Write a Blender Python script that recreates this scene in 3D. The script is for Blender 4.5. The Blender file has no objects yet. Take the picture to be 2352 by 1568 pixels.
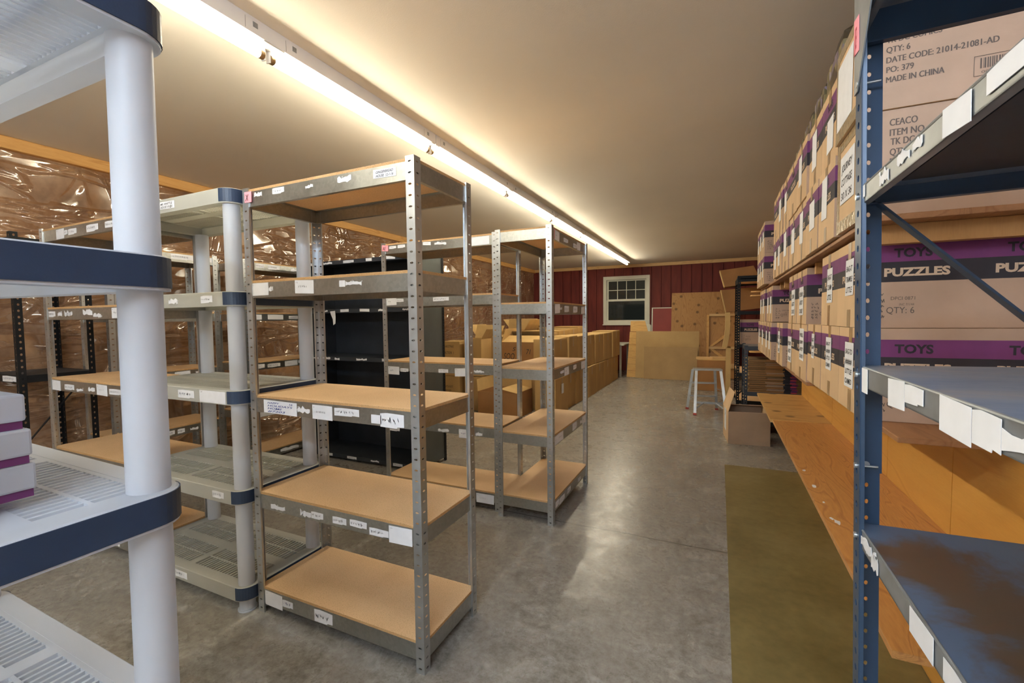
import bpy, bmesh, math, random
from mathutils import Matrix, Vector
C = bpy.context.scene
COL = C.collection
PI = math.pi

# ---------------------------------------------------------------- camera
F_PX, YAW, PITCH, ROLL = 1026.32, 0.434323, -0.0499049, 0.0106702
EYE = Vector((0, 0, 1.27))
cam_d = bpy.data.cameras.new('camera')
cam_d.sensor_width = 36.0
cam_d.lens = F_PX * 36.0 / 2352.0
cam_d.clip_start = 0.02
cam = bpy.data.objects.new('camera', cam_d)
COL.objects.link(cam)
_R = Matrix.Rotation(YAW, 3, 'Z') @ Matrix.Rotation(PITCH, 3, 'X') @ Matrix.Rotation(ROLL, 3, 'Y')
_rt, _fw, _up = _R.col[0], _R.col[1], _R.col[2]
_M = Matrix((_rt, _up, -_fw)).transposed().to_4x4()
_M.translation = EYE
cam.matrix_world = _M
C.camera = cam

# ---------------------------------------------------------------- world (night outside), exposure
w = bpy.data.worlds.new('night'); C.world = w; w.use_nodes = True
w.node_tree.nodes['Background'].inputs[0].default_value = (0.075, 0.080, 0.070, 1)
w.node_tree.nodes['Background'].inputs[1].default_value = 0.12
C.view_settings.view_transform = 'Standard'
C.view_settings.look = 'None'
C.view_settings.exposure = 1.62
C.view_settings.gamma = 1.0
C.view_settings.use_curve_mapping = False
C.cycles.use_denoising = True
C.cycles.max_bounces = 10
C.cycles.diffuse_bounces = 5
C.cycles.sample_clamp_indirect = 8.0
TUBE_W, TUBE_WARM = 20.5, (1.0, 0.90, 0.68)      # the ceiling row
TUBE_C, TUBE_COOL = 45.0, (0.70, 0.84, 1.0)      # cool white fill strips, added unseen behind the camera

# ---------------------------------------------------------------- materials
MATS = {}
def mat(name, col, rough=0.6, metal=0.0, var=0.0, scale=8.0, bump=0.0, bscale=60.0, spec=0.5, col2=None, stretch=(1, 1, 1), coat=0.0, detail=4.0):
    if name in MATS: return MATS[name]
    m = bpy.data.materials.new(name); m.use_nodes = True
    nt = m.node_tree; b = nt.nodes['Principled BSDF']
    b.inputs['Base Color'].default_value = (*col, 1); b.inputs['Roughness'].default_value = rough
    b.inputs['Metallic'].default_value = metal; b.inputs['Specular IOR Level'].default_value = spec
    b.inputs['Coat Weight'].default_value = coat
    if var > 0 or bump > 0 or col2:
        tc = nt.nodes.new('ShaderNodeTexCoord'); mp = nt.nodes.new('ShaderNodeMapping')
        mp.inputs['Scale'].default_value = stretch
        nt.links.new(tc.outputs['Object'], mp.inputs['Vector'])
    if var > 0 or col2:
        n = nt.nodes.new('ShaderNodeTexNoise'); n.inputs['Scale'].default_value = scale; n.inputs['Detail'].default_value = detail
        nt.links.new(mp.outputs[0], n.inputs['Vector'])
        r = nt.nodes.new('ShaderNodeValToRGB')
        a = col2 if col2 else tuple(c * (1 - var) for c in col)
        z = col if col2 else tuple(min(1, c * (1 + var)) for c in col)
        r.color_ramp.elements[0].position = 0.32; r.color_ramp.elements[0].color = (*a, 1)
        r.color_ramp.elements[1].position = 0.68; r.color_ramp.elements[1].color = (*z, 1)
        nt.links.new(n.outputs['Fac'], r.inputs[0]); nt.links.new(r.outputs[0], b.inputs['Base Color'])
    if bump > 0:
        n2 = nt.nodes.new('ShaderNodeTexNoise'); n2.inputs['Scale'].default_value = bscale; n2.inputs['Detail'].default_value = 4
        nt.links.new(mp.outputs[0], n2.inputs['Vector'])
        bp = nt.nodes.new('ShaderNodeBump'); bp.inputs['Strength'].default_value = bump; bp.inputs['Distance'].default_value = 0.01
        nt.links.new(n2.outputs['Fac'], bp.inputs['Height']); nt.links.new(bp.outputs[0], b.inputs['Normal'])
    MATS[name] = m
    return m

def nodes_mat(name):
    m = bpy.data.materials.new(name); m.use_nodes = True; MATS[name] = m
    nt = m.node_tree
    return m, nt, nt.nodes['Principled BSDF']
def N(nt, kind, **kw):
    n = nt.nodes.new('ShaderNode' + kind)
    for k, v in kw.items():
        if hasattr(n, k): setattr(n, k, v)
        else: n.inputs[k].default_value = v
    return n
def ramp(nt, src, stops, interp='LINEAR'):
    r = nt.nodes.new('ShaderNodeValToRGB'); cr = r.color_ramp; cr.interpolation = interp
    while len(cr.elements) < len(stops): cr.elements.new(0.5)
    for e, (p, c) in zip(cr.elements, stops):
        e.position = p; e.color = (*c, 1) if len(c) == 3 else c
    nt.links.new(src, r.inputs[0]); return r.outputs[0]
def obj_coord(nt, sc=(1, 1, 1), rot=(0, 0, 0)):
    tc = nt.nodes.new('ShaderNodeTexCoord'); mp = nt.nodes.new('ShaderNodeMapping')
    mp.inputs['Scale'].default_value = sc; mp.inputs['Rotation'].default_value = rot
    nt.links.new(tc.outputs['Object'], mp.inputs['Vector']); return mp.outputs[0]
def mixc(nt, fac, a, b, mode='MIX'):
    n = nt.nodes.new('ShaderNodeMix'); n.data_type = 'RGBA'; n.blend_type = mode
    for s, v in ((n.inputs[0], fac), (n.inputs[6], a), (n.inputs[7], b)):
        if isinstance(v, (int, float)): s.default_value = v
        elif isinstance(v, tuple): s.default_value = (*v, 1)
        else: nt.links.new(v, s)
    return n.outputs[2]
def bumpn(nt, b, h, strength, dist, inp='Normal'):
    bp = nt.nodes.new('ShaderNodeBump'); bp.inputs['Strength'].default_value = strength; bp.inputs['Distance'].default_value = dist
    nt.links.new(h, bp.inputs['Height']); nt.links.new(bp.outputs[0], b.inputs[inp])

def speckle(name, base, dark, light, rough=0.75):            # particle board
    m, nt, b = nodes_mat(name); v = obj_coord(nt)
    n1 = N(nt, 'TexNoise', Scale=260.0, Detail=2.0); nt.links.new(v, n1.inputs['Vector'])
    n2 = N(nt, 'TexNoise', Scale=3.0, Detail=3.0); nt.links.new(v, n2.inputs['Vector'])
    c = ramp(nt, n1.outputs['Fac'], [(0.30, dark), (0.45, base), (0.6, base), (0.75, light)])
    c2 = mixc(nt, 0.35, c, ramp(nt, n2.outputs['Fac'], [(0.3, tuple(x * .72 for x in base)), (0.7, light)]))
    nt.links.new(c2, b.inputs['Base Color']); b.inputs['Roughness'].default_value = rough
    return m
M_PB = speckle('particle_board', (0.76, 0.50, 0.265), (0.46, 0.26, 0.11), (0.86, 0.62, 0.37))
M_PBEDGE = speckle('particle_edge', (0.52, 0.30, 0.12), (0.22, 0.11, 0.04), (0.68, 0.46, 0.24))
M_OSB = speckle('particle_panel', (0.50, 0.33, 0.135), (0.36, 0.22, 0.08), (0.58, 0.41, 0.18))

M_OSB2 = speckle('darker_particle_panel', (0.42, 0.27, 0.115), (0.28, 0.17, 0.07), (0.52, 0.36, 0.17))
def galv(name, col, rough=0.42):
    m, nt, b = nodes_mat(name); v = obj_coord(nt)
    vo = N(nt, 'TexVoronoi', Scale=90.0); nt.links.new(v, vo.inputs['Vector'])
    n = N(nt, 'TexNoise', Scale=7.0, Detail=5.0); nt.links.new(v, n.inputs['Vector'])
    a = ramp(nt, vo.outputs['Color'], [(0.2, tuple(c * .86 for c in col)), (0.8, tuple(min(1, c * 1.12) for c in col))])
    c = mixc(nt, 0.5, a, ramp(nt, n.outputs['Fac'], [(0.35, tuple(c * .86 for c in col)), (0.65, col)]))
    nt.links.new(c, b.inputs['Base Color']); b.inputs['Metallic'].default_value = 0.96
    nt.links.new(ramp(nt, n.outputs['Fac'], [(0.3, (rough - .04,) * 3), (0.7, (rough + .06,) * 3)]), b.inputs['Roughness'])
    return m
M_GALV = galv('galvanised_steel', (0.45, 0.46, 0.44), 0.34)
M_POST = mat('galvanised_post', (0.56, 0.585, 0.60), 0.34, 0.92, var=0.10, scale=14)

def wood(name, c_lo, c_hi, axis='X', scale=3.0, dist=6.0, rough=0.55, knots=True, fine=1.0):
    m, nt, b = nodes_mat(name)
    st = {'X': (0.35, 3, 3), 'Y': (3, 0.35, 3), 'Z': (3, 3, 0.35)}[axis]
    v = obj_coord(nt, st)
    n = N(nt, 'TexNoise', Scale=scale, Detail=2.0, Distortion=1.2); nt.links.new(v, n.inputs['Vector'])
    mul = N(nt, 'Math', operation='MULTIPLY'); mul.inputs[1].default_value = dist; nt.links.new(n.outputs['Fac'], mul.inputs[0])
    fr = N(nt, 'Math', operation='PINGPONG'); fr.inputs[1].default_value = 0.5; nt.links.new(mul.outputs[0], fr.inputs[0])
    v2 = obj_coord(nt, tuple(s * 14 * fine for s in st))
    n2 = N(nt, 'TexNoise', Scale=6.0, Detail=4.0); nt.links.new(v2, n2.inputs['Vector'])
    c1 = ramp(nt, fr.outputs[0], [(0.0, c_lo), (0.18, c_hi), (0.5, tuple((a + 2 * z) / 3 for a, z in zip(c_lo, c_hi)))])
    c = mixc(nt, 0.30, c1, ramp(nt, n2.outputs['Fac'], [(0.3, c_lo), (0.7, c_hi)]))
    if knots:
        v3 = obj_coord(nt, (1, 1, 1), (PI / 2, 0, 0) if axis == 'Z' else (0, 0, 0))
        vo = N(nt, 'TexVoronoi', Scale=3.4); vo.voronoi_dimensions = '2D'; nt.links.new(v3, vo.inputs['Vector'])
        k = ramp(nt, vo.outputs['Distance'], [(0.07, (.8, .8, .8)), (0.13, (0, 0, 0))])
        c = mixc(nt, k, c, tuple(x * .35 for x in c_lo))
    nt.links.new(c, b.inputs['Base Color']); b.inputs['Roughness'].default_value = rough
    bumpn(nt, b, n2.outputs['Fac'], 0.08, 0.004)
    return m
M_PLY = wood('plywood_orange', (0.42, 0.175, 0.048), (0.66, 0.33, 0.10), 'Y', 2.2, 14, 0.42, False)
M_PLYPALE = wood('plywood_pale', (0.42, 0.21, 0.06), (0.66, 0.40, 0.14), 'X', 1.6, 9, 0.5, True)
M_PANEL = wood('plywood_panel', (0.62, 0.29, 0.050), (0.74, 0.40, 0.085), 'Y', 1.3, 5, 0.5, False)
M_PLYFAR = wood('plywood_knotty', (0.36, 0.17, 0.05), (0.52, 0.28, 0.095), 'Z', 1.6, 8, 0.6, True)
M_PINE = wood('pine', (0.55, 0.27, 0.07), (0.72, 0.42, 0.14), 'Y', 2.0, 5, 0.6, False)
M_PINEX = wood('pine_across', (0.55, 0.33, 0.13), (0.70, 0.47, 0.22), 'X', 2.0, 5, 0.6, False)
M_PINEDK = wood('pine_stud', (0.34, 0.16, 0.05), (0.48, 0.25, 0.08), 'Z', 2.0, 5, 0.6, False)
M_SIDING = wood('yellow_siding', (0.52, 0.29, 0.08), (0.70, 0.43, 0.14), 'X', 3.0, 7, 0.6, False)
M_SHELFDK = wood('shelf_plank', (0.24, 0.105, 0.04), (0.36, 0.17, 0.07), 'Y', 2.2, 8, 0.55, False)

M_WHITEPL = mat('white_plastic', (0.72, 0.75, 0.80), 0.42, var=0.03, scale=5, bump=0.03, bscale=300)
M_GREYPL = mat('light_grey_plastic', (0.60, 0.60, 0.56), 0.5, var=0.05, scale=6, bump=0.04, bscale=260)
for _m, _c in ((M_WHITEPL, (0.80, 0.83, 0.88, 1)), (M_GREYPL, (0.72, 0.71, 0.62, 1))):
    _nt = _m.node_tree; _o = [n for n in _nt.nodes if n.type == 'OUTPUT_MATERIAL'][0]; _t = _nt.nodes.new('ShaderNodeBsdfTranslucent'); _t.inputs[0].default_value = _c
    _x = _nt.nodes.new('ShaderNodeMixShader'); _x.inputs[0].default_value = 0.42
    _nt.links.new(_nt.nodes['Principled BSDF'].outputs[0], _x.inputs[1]); _nt.links.new(_t.outputs[0], _x.inputs[2]); _nt.links.new(_x.outputs[0], _o.inputs[0])
M_NAVY = mat('navy_plastic', (0.026, 0.047, 0.094), 0.45, var=0.12, scale=5, bump=0.06, bscale=260)
M_BLUE = mat('blue_steel', (0.028, 0.058, 0.112), 0.36, 0.15, var=0.12, scale=7, bump=0.02, bscale=120)
M_LIP = mat('worn_steel_lip', (0.30, 0.32, 0.33), 0.38, 0.55, var=0.2, scale=14)
M_BLACK = mat('black_steel', (0.008, 0.008, 0.009), 0.55, 0.0, var=0.25, scale=9, spec=0.25)
M_CHAR = mat('charcoal_steel', (0.030, 0.036, 0.046), 0.5, 0.1, var=0.2, scale=6, bump=0.02)
M_CHARGREY = mat('grey_green_steel', (0.115, 0.130, 0.128), 0.5, 0.3, var=0.1, scale=4)
M_ALU = mat('aluminium', (0.56, 0.58, 0.58), 0.34, 0.8, var=0.08, scale=12)
M_BOLT = mat('bolt_zinc', (0.75, 0.77, 0.78), 0.3, 0.9)
M_RED = mat('red_rubber', (0.33, 0.035, 0.02), 0.6)
M_PAPER = mat('white_paper', (0.78, 0.79, 0.82), 0.8, var=0.03, scale=30)
M_PINK = mat('pink_paper', (0.86, 0.33, 0.38), 0.8, var=0.04, scale=30)
M_INK = mat('black_ink', (0.02, 0.02, 0.022), 0.7)
M_BLUEINK = mat('blue_ink', (0.03, 0.06, 0.26), 0.7)
M_PALEINK = mat('faded_ink', (0.50, 0.50, 0.56), 0.8)
M_REDINK = mat('red_ink', (0.50, 0.05, 0.08), 0.7)
M_CARD = mat('cardboard', (0.62, 0.425, 0.245), 0.82, var=0.10, scale=5, bump=0.05, bscale=90, stretch=(1, 1, .25))  # lit-side tone of the cartons, brightened in the colour itself
M_CARDSHADE = mat('cardboard_shaded', (0.47, 0.325, 0.235), 0.85, var=0.07, scale=7, bump=0.05, bscale=90)  # shaded copy of the cardboard, for carton fronts off the lit side
M_CARDFAR = mat('cardboard_tan', (0.47, 0.29, 0.105), 0.82, var=0.12, scale=4, bump=0.05, bscale=80, stretch=(1, 1, .3))
M_KRAFT = mat('cardboard_kraft', (0.37, 0.25, 0.16), 0.85, var=0.07, scale=7, bump=0.05, bscale=90)
M_CARDFLAP = mat('cardboard_flap', (0.60, 0.40, 0.16), 0.82, var=0.10, scale=5, bump=0.04, bscale=80)
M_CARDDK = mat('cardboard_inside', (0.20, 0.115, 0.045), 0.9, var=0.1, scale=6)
M_CARDRED = mat('cardboard_brown', (0.34, 0.165, 0.055), 0.8, var=0.12, scale=4, bump=0.05, bscale=70)
M_PURPLE = mat('purple_print', (0.165, 0.034, 0.140), 0.7, var=0.12, scale=12)
M_PRINT = mat('black_print', (0.024, 0.020, 0.026), 0.7, var=0.2, scale=14)
M_TANPRINT = mat('tan_lettering', (0.62, 0.46, 0.33), 0.8)
M_GREYPRINT = mat('grey_print', (0.13, 0.10, 0.085), 0.8)
M_TAPE = mat('brown_tape', (0.42, 0.27, 0.13), 0.28, var=0.08, scale=20, coat=0.5)
M_CLEARTAPE = mat('shiny_tape', (0.55, 0.42, 0.24), 0.15, var=0.15, scale=40, bump=0.35, bscale=45, coat=1.0)
M_REDPAINT = mat('red_panel_paint', (0.27, 0.030, 0.020), 0.55, var=0.08, scale=3)
M_WHITEPAINT = mat('cream_white_paint', (0.74, 0.74, 0.62), 0.5, var=0.03, scale=6)
M_TABLE = mat('grey_laminate', (0.50, 0.50, 0.42), 0.5, var=0.05, scale=6)
M_ENAMEL = mat('white_enamel', (0.74, 0.73, 0.72), 0.4, var=0.02, scale=6)
M_BRASS = mat('tube_cap', (0.42, 0.30, 0.16), 0.35, 0.7)
M_CYAN = mat('cyan_box', (0.02, 0.32, 0.55), 0.5, var=0.1, scale=9)
M_HOLE = mat('dark_hole', (0.01, 0.01, 0.01), 0.9)

def emit(name, col, s):
    m = bpy.data.materials.new(name); m.use_nodes = True; nt = m.node_tree; nt.nodes.clear()
    e = nt.nodes.new('ShaderNodeEmission'); o = nt.nodes.new('ShaderNodeOutputMaterial')
    e.inputs[0].default_value = (*col, 1); e.inputs[1].default_value = s
    nt.links.new(e.outputs[0], o.inputs[0]); MATS[name] = m; return m
M_TUBEW = emit('warm_tube', TUBE_WARM, TUBE_W)
M_TUBEC = emit('cool_tube', TUBE_COOL, TUBE_C)

def mk_concrete():
    m, nt, b = nodes_mat('concrete'); v = obj_coord(nt)
    n1 = N(nt, 'TexNoise', Scale=1.1, Detail=8.0, Roughness=0.62); nt.links.new(v, n1.inputs['Vector'])
    n2 = N(nt, 'TexNoise', Scale=9.0, Detail=8.0, Roughness=0.7, Distortion=0.6); nt.links.new(v, n2.inputs['Vector'])
    n3 = N(nt, 'TexNoise', Scale=120.0, Detail=2.0); nt.links.new(v, n3.inputs['Vector'])
    a = ramp(nt, n1.outputs['Fac'], [(0.30, (0.135, 0.120, 0.098)), (0.5, (0.285, 0.265, 0.228)), (0.70, (0.50, 0.48, 0.435))])
    c = mixc(nt, 0.55, a, ramp(nt, n2.outputs['Fac'], [(0.33, (0.07, 0.06, 0.046)), (0.5, (0.27, 0.252, 0.218)), (0.68, (0.53, 0.51, 0.47))]))
    c = mixc(nt, 0.22, c, ramp(nt, n3.outputs['Fac'], [(0.3, (0.08, 0.07, 0.06)), (0.7, (0.34, 0.33, 0.31))]))
    n4 = N(nt, 'TexNoise', Scale=34.0, Detail=6.0, Roughness=0.7); nt.links.new(v, n4.inputs['Vector'])
    c = mixc(nt, 0.30, c, ramp(nt, n4.outputs['Fac'], [(0.38, (0.05, 0.042, 0.033)), (0.52, (0.29, 0.27, 0.238)), (0.68, (0.55, 0.53, 0.49))]))
    # a control joint runs across the slab
    sp = N(nt, 'SeparateXYZ'); nt.links.new(v, sp.inputs[0])
    wob = N(nt, 'TexNoise', Scale=2.5, Detail=3.0); nt.links.new(v, wob.inputs['Vector'])
    ad = N(nt, 'Math', operation='MULTIPLY_ADD'); nt.links.new(wob.outputs['Fac'], ad.inputs[0]); ad.inputs[1].default_value = 0.05; nt.links.new(sp.outputs['Y'], ad.inputs[2])
    sb = N(nt, 'Math', operation='SUBTRACT'); nt.links.new(ad.outputs[0], sb.inputs[0]); sb.inputs[1].default_value = 2.64
    ab = N(nt, 'Math', operation='ABSOLUTE'); nt.links.new(sb.outputs[0], ab.inputs[0])
    k = ramp(nt, ab.outputs[0], [(0.002, (1, 1, 1)), (0.006, (0, 0, 0))])
    c = mixc(nt, k, c, (0.03, 0.027, 0.022))
    nt.links.new(c, b.inputs['Base Color'])
    nt.links.new(ramp(nt, n2.outputs['Fac'], [(0.3, (0.36,) * 3), (0.7, (0.22,) * 3)]), b.inputs['Roughness']); b.inputs['Specular IOR Level'].default_value = 0.75
    bumpn(nt, b, n2.outputs['Fac'], 0.06, 0.004)
    return m
M_CONC = mk_concrete()

def mk_runner():
    m, nt, b = nodes_mat('olive_vinyl'); v = obj_coord(nt)
    n1 = N(nt, 'TexNoise', Scale=2.0, Detail=8.0, Roughness=0.65); nt.links.new(v, n1.inputs['Vector'])
    n2 = N(nt, 'TexNoise', Scale=22.0, Detail=6.0); nt.links.new(v, n2.inputs['Vector'])
    c = ramp(nt, n1.outputs['Fac'], [(0.3, (0.13, 0.098, 0.030)), (0.55, (0.245, 0.190, 0.072)), (0.75, (0.33, 0.265, 0.125))])
    c = mixc(nt, 0.3, c, ramp(nt, n2.outputs['Fac'], [(0.3, (0.07, 0.05, 0.012)), (0.7, (0.21, 0.165, 0.065))]))
    nt.links.new(c, b.inputs['Base Color']); b.inputs['Roughness'].default_value = 0.42
    return m
M_RUNNER = mk_runner()

def mk_ceiling():
    m, nt, b = nodes_mat('ceiling_paint'); v = obj_coord(nt)
    n1 = N(nt, 'TexNoise', Scale=0.8, Detail=4.0); nt.links.new(v, n1.inputs['Vector'])
    n2 = N(nt, 'TexNoise', Scale=180.0, Detail=2.0); nt.links.new(v, n2.inputs['Vector'])
    nt.links.new(ramp(nt, n1.outputs['Fac'], [(0.3, (0.71, 0.665, 0.595)), (0.7, (0.77, 0.725, 0.655))]), b.inputs['Base Color'])
    b.inputs['Roughness'].default_value = 0.9; bumpn(nt, b, n2.outputs['Fac'], 0.12, 0.003)
    return m
M_CEIL = mk_ceiling()

def mk_insul():
    m, nt, b = nodes_mat('brown_fibreglass'); v = obj_coord(nt)
    n1 = N(nt, 'TexNoise', Scale=1.9, Detail=6.0, Roughness=0.58, Distortion=0.4); nt.links.new(v, n1.inputs['Vector'])
    n2 = N(nt, 'TexNoise', Scale=26.0, Detail=5.0); nt.links.new(v, n2.inputs['Vector'])
    c = ramp(nt, n1.outputs['Fac'], [(0.28, (0.13, 0.060, 0.036)), (0.43, (0.31, 0.170, 0.105)), (0.57, (0.46, 0.290, 0.190)), (0.74, (0.62, 0.455, 0.31))])
    c = mixc(nt, 0.25, c, ramp(nt, n2.outputs['Fac'], [(0.3, (0.16, 0.08, 0.04)), (0.7, (0.62, 0.42, 0.26))]))
    sp = N(nt, 'SeparateXYZ'); nt.links.new(v, sp.inputs[0])
    pm = N(nt, 'Math', operation='PINGPONG'); nt.links.new(sp.outputs['Y'], pm.inputs[0]); pm.inputs[1].default_value = 0.305
    k = ramp(nt, pm.outputs[0], [(0.030, (0.35,) * 3), (0.045, (0, 0, 0))])
    c = mixc(nt, k, c, (0.36, 0.17, 0.05))
    nt.links.new(c, b.inputs['Base Color']); b.inputs['Roughness'].default_value = 0.95
    bumpn(nt, b, n1.outputs['Fac'], 0.6, 0.06)
    return m
M_INSUL = mk_insul()

def mk_film():
    m = bpy.data.materials.new('clear_film'); m.use_nodes = True; nt = m.node_tree; MATS['clear_film'] = m
    nt.nodes.clear(); out = nt.nodes.new('ShaderNodeOutputMaterial')
    tr = nt.nodes.new('ShaderNodeBsdfTransparent'); tr.inputs[0].default_value = (0.96, 0.94, 0.90, 1)
    gl = nt.nodes.new('ShaderNodeBsdfGlossy'); gl.inputs['Roughness'].default_value = 0.115; gl.inputs['Color'].default_value = (1, 0.97, 0.9, 1)
    mx = nt.nodes.new('ShaderNodeMixShader'); lw = nt.nodes.new('ShaderNodeLayerWeight'); lw.inputs[0].default_value = 0.22
    hs = []
    for (sc, rot, scale, wgt) in (((1, 0.30, 1.5), (0.85, 0, 0), 2.6, 1.0), ((1, 0.30, 1.6), (-0.75, 0, 0), 3.0, 0.9), ((1, 0.8, 0.8), (0, 0, 0), 2.2, 0.8)):
        v = obj_coord(nt, sc, rot)
        n1 = N(nt, 'TexNoise', Scale=scale, Detail=2.0, Roughness=0.45, Distortion=0.8); nt.links.new(v, n1.inputs['Vector'])
        pk = ramp(nt, n1.outputs['Fac'], [(0.455, (0, 0, 0)), (0.50, (wgt,) * 3), (0.545, (0, 0, 0))], 'EASE'); hs.append(pk)
    big = N(nt, 'TexNoise', Scale=1.6, Detail=2.0); nt.links.new(obj_coord(nt, (1, 1, .6)), big.inputs['Vector'])
    bm = N(nt, 'Math', operation='MULTIPLY'); bm.inputs[1].default_value = 3.5; nt.links.new(big.outputs['Fac'], bm.inputs[0])
    ad1 = N(nt, 'Math', operation='ADD'); nt.links.new(hs[0], ad1.inputs[0]); nt.links.new(hs[1], ad1.inputs[1])
    ad2 = N(nt, 'Math', operation='ADD'); nt.links.new(ad1.outputs[0], ad2.inputs[0]); nt.links.new(hs[2], ad2.inputs[1])
    ad = N(nt, 'Math', operation='ADD'); nt.links.new(ad2.outputs[0], ad.inputs[0]); nt.links.new(bm.outputs[0], ad.inputs[1])
    bp = nt.nodes.new('ShaderNodeBump'); bp.inputs['Strength'].default_value = 1.0; bp.inputs['Distance'].default_value = 0.035
    nt.links.new(ad.outputs[0], bp.inputs['Height']); nt.links.new(bp.outputs[0], gl.inputs['Normal'])
    mm = N(nt, 'Math', operation='MULTIPLY_ADD'); nt.links.new(lw.outputs['Facing'], mm.inputs[0]); mm.inputs[1].default_value = 0.40; mm.inputs[2].default_value = 0.22
    nt.links.new(mm.outputs[0], mx.inputs[0]); nt.links.new(tr.outputs[0], mx.inputs[1]); nt.links.new(gl.outputs[0], mx.inputs[2])
    nt.links.new(mx.outputs[0], out.inputs[0]); return m
M_FILM = mk_film()

def mk_glass(name, tint, a=0.25, rough=0.02):
    m = bpy.data.materials.new(name); m.use_nodes = True; nt = m.node_tree; MATS[name] = m
    nt.nodes.clear(); out = nt.nodes.new('ShaderNodeOutputMaterial')
    tr = nt.nodes.new('ShaderNodeBsdfTransparent'); tr.inputs[0].default_value = (*tint, 1)
    gl = nt.nodes.new('ShaderNodeBsdfGlossy'); gl.inputs['Roughness'].default_value = rough
    mx = nt.nodes.new('ShaderNodeMixShader'); fr = nt.nodes.new('ShaderNodeFresnel'); fr.inputs[0].default_value = 1.5
    mm = N(nt, 'Math', operation='MULTIPLY_ADD'); nt.links.new(fr.outputs[0], mm.inputs[0]); mm.inputs[1].default_value = 1.0; mm.inputs[2].default_value = a
    nt.links.new(mm.outputs[0], mx.inputs[0]); nt.links.new(tr.outputs[0], mx.inputs[1]); nt.links.new(gl.outputs[0], mx.inputs[2])
    nt.links.new(mx.outputs[0], out.inputs[0]); return m
M_PANE = mk_glass('window_glass', (0.6, 0.62, 0.6), 0.02, 0.05)
M_BAG = mk_glass('clear_bag', (0.93, 0.93, 0.93), 0.10, 0.14)

def mk_siding():
    m, nt, b = nodes_mat('oxblood_siding'); v = obj_coord(nt, (3, 3, .5))
    n = N(nt, 'TexNoise', Scale=4.0, Detail=6.0); nt.links.new(v, n.inputs['Vector'])
    nt.links.new(ramp(nt, n.outputs['Fac'], [(0.3, (0.115, 0.014, 0.010)), (0.7, (0.185, 0.026, 0.017))]), b.inputs['Base Color'])
    b.inputs['Roughness'].default_value = 0.7; bumpn(nt, b, n.outputs['Fac'], 0.15, 0.006); return m
M_REDWALL = mk_siding()

def mk_bluetop():
    m, nt, b = nodes_mat('worn_blue_shelf'); v = obj_coord(nt, (1.0, 2.0, 1))
    n = N(nt, 'TexNoise', Scale=2.6, Detail=7.0, Roughness=0.6, Distortion=0.6); nt.links.new(v, n.inputs['Vector'])
    n2 = N(nt, 'TexNoise', Scale=30.0, Detail=5.0); nt.links.new(v, n2.inputs['Vector'])
    c = ramp(nt, n.outputs['Fac'], [(0.36, (0.10, 0.17, 0.30)), (0.5, (0.17, 0.225, 0.31)), (0.62, (0.27, 0.265, 0.27))])
    c = mixc(nt, 0.2, c, ramp(nt, n2.outputs['Fac'], [(0.35, (0.10, 0.13, 0.2)), (0.7, (0.30, 0.33, 0.38))]))
    nt.links.new(c, b.inputs['Base Color']); b.inputs['Metallic'].default_value = 0.2; b.inputs['Roughness'].default_value = 0.36
    return m
M_BLUETOP = mk_bluetop()
def mk_rusttop():
    m, nt, b = nodes_mat('rusty_blue_shelf'); v = obj_coord(nt)
    n = N(nt, 'TexNoise', Scale=4.0, Detail=7.0, Roughness=0.65, Distortion=0.5); nt.links.new(v, n.inputs['Vector'])
    sp = N(nt, 'SeparateXYZ'); nt.links.new(v, sp.inputs[0])
    # rust has eaten the middle of the sheet
    ax = N(nt, 'VectorMath', operation='DISTANCE'); nt.links.new(v, ax.inputs[0]); ax.inputs[1].default_value = (0.23, 0.62, 0.89)
    mul = N(nt, 'Math', operation='MULTIPLY_ADD'); nt.links.new(ax.outputs['Value'], mul.inputs[0]); mul.inputs[1].default_value = -1.0; nt.links.new(n.outputs['Fac'], mul.inputs[2])
    k = ramp(nt, mul.outputs[0], [(0.20, (0, 0, 0)), (0.30, (1, 1, 1))])
    n2 = N(nt, 'TexNoise', Scale=1.8, Detail=4.0); nt.links.new(v, n2.inputs['Vector'])
    base = ramp(nt, n2.outputs['Fac'], [(0.3, (0.075, 0.105, 0.165)), (0.7, (0.115, 0.165, 0.26))])
    rust = ramp(nt, n.outputs['Fac'], [(0.4, (0.085, 0.065, 0.048)), (0.7, (0.125, 0.062, 0.028))])
    nt.links.new(mixc(nt, k, base, rust), b.inputs['Base Color']); b.inputs['Roughness'].default_value = 0.42; b.inputs['Metallic'].default_value = 0.15
    return m
M_RUST = mk_rusttop()
def mk_puzzle():
    m, nt, b = nodes_mat('printed_puzzle_box'); v = obj_coord(nt)
    vo = N(nt, 'TexVoronoi', Scale=28.0); nt.links.new(v, vo.inputs['Vector'])
    c = ramp(nt, vo.outputs['Color'], [(0.1, (0.05, 0.035, 0.02)), (0.35, (0.30, 0.24, 0.11)), (0.55, (0.13, 0.11, 0.06)), (0.75, (0.28, 0.22, 0.33)), (0.92, (0.45, 0.42, 0.38))])
    nt.links.new(c, b.inputs['Base Color']); b.inputs['Roughness'].default_value = 0.3; return m
M_PUZ = mk_puzzle()

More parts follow.
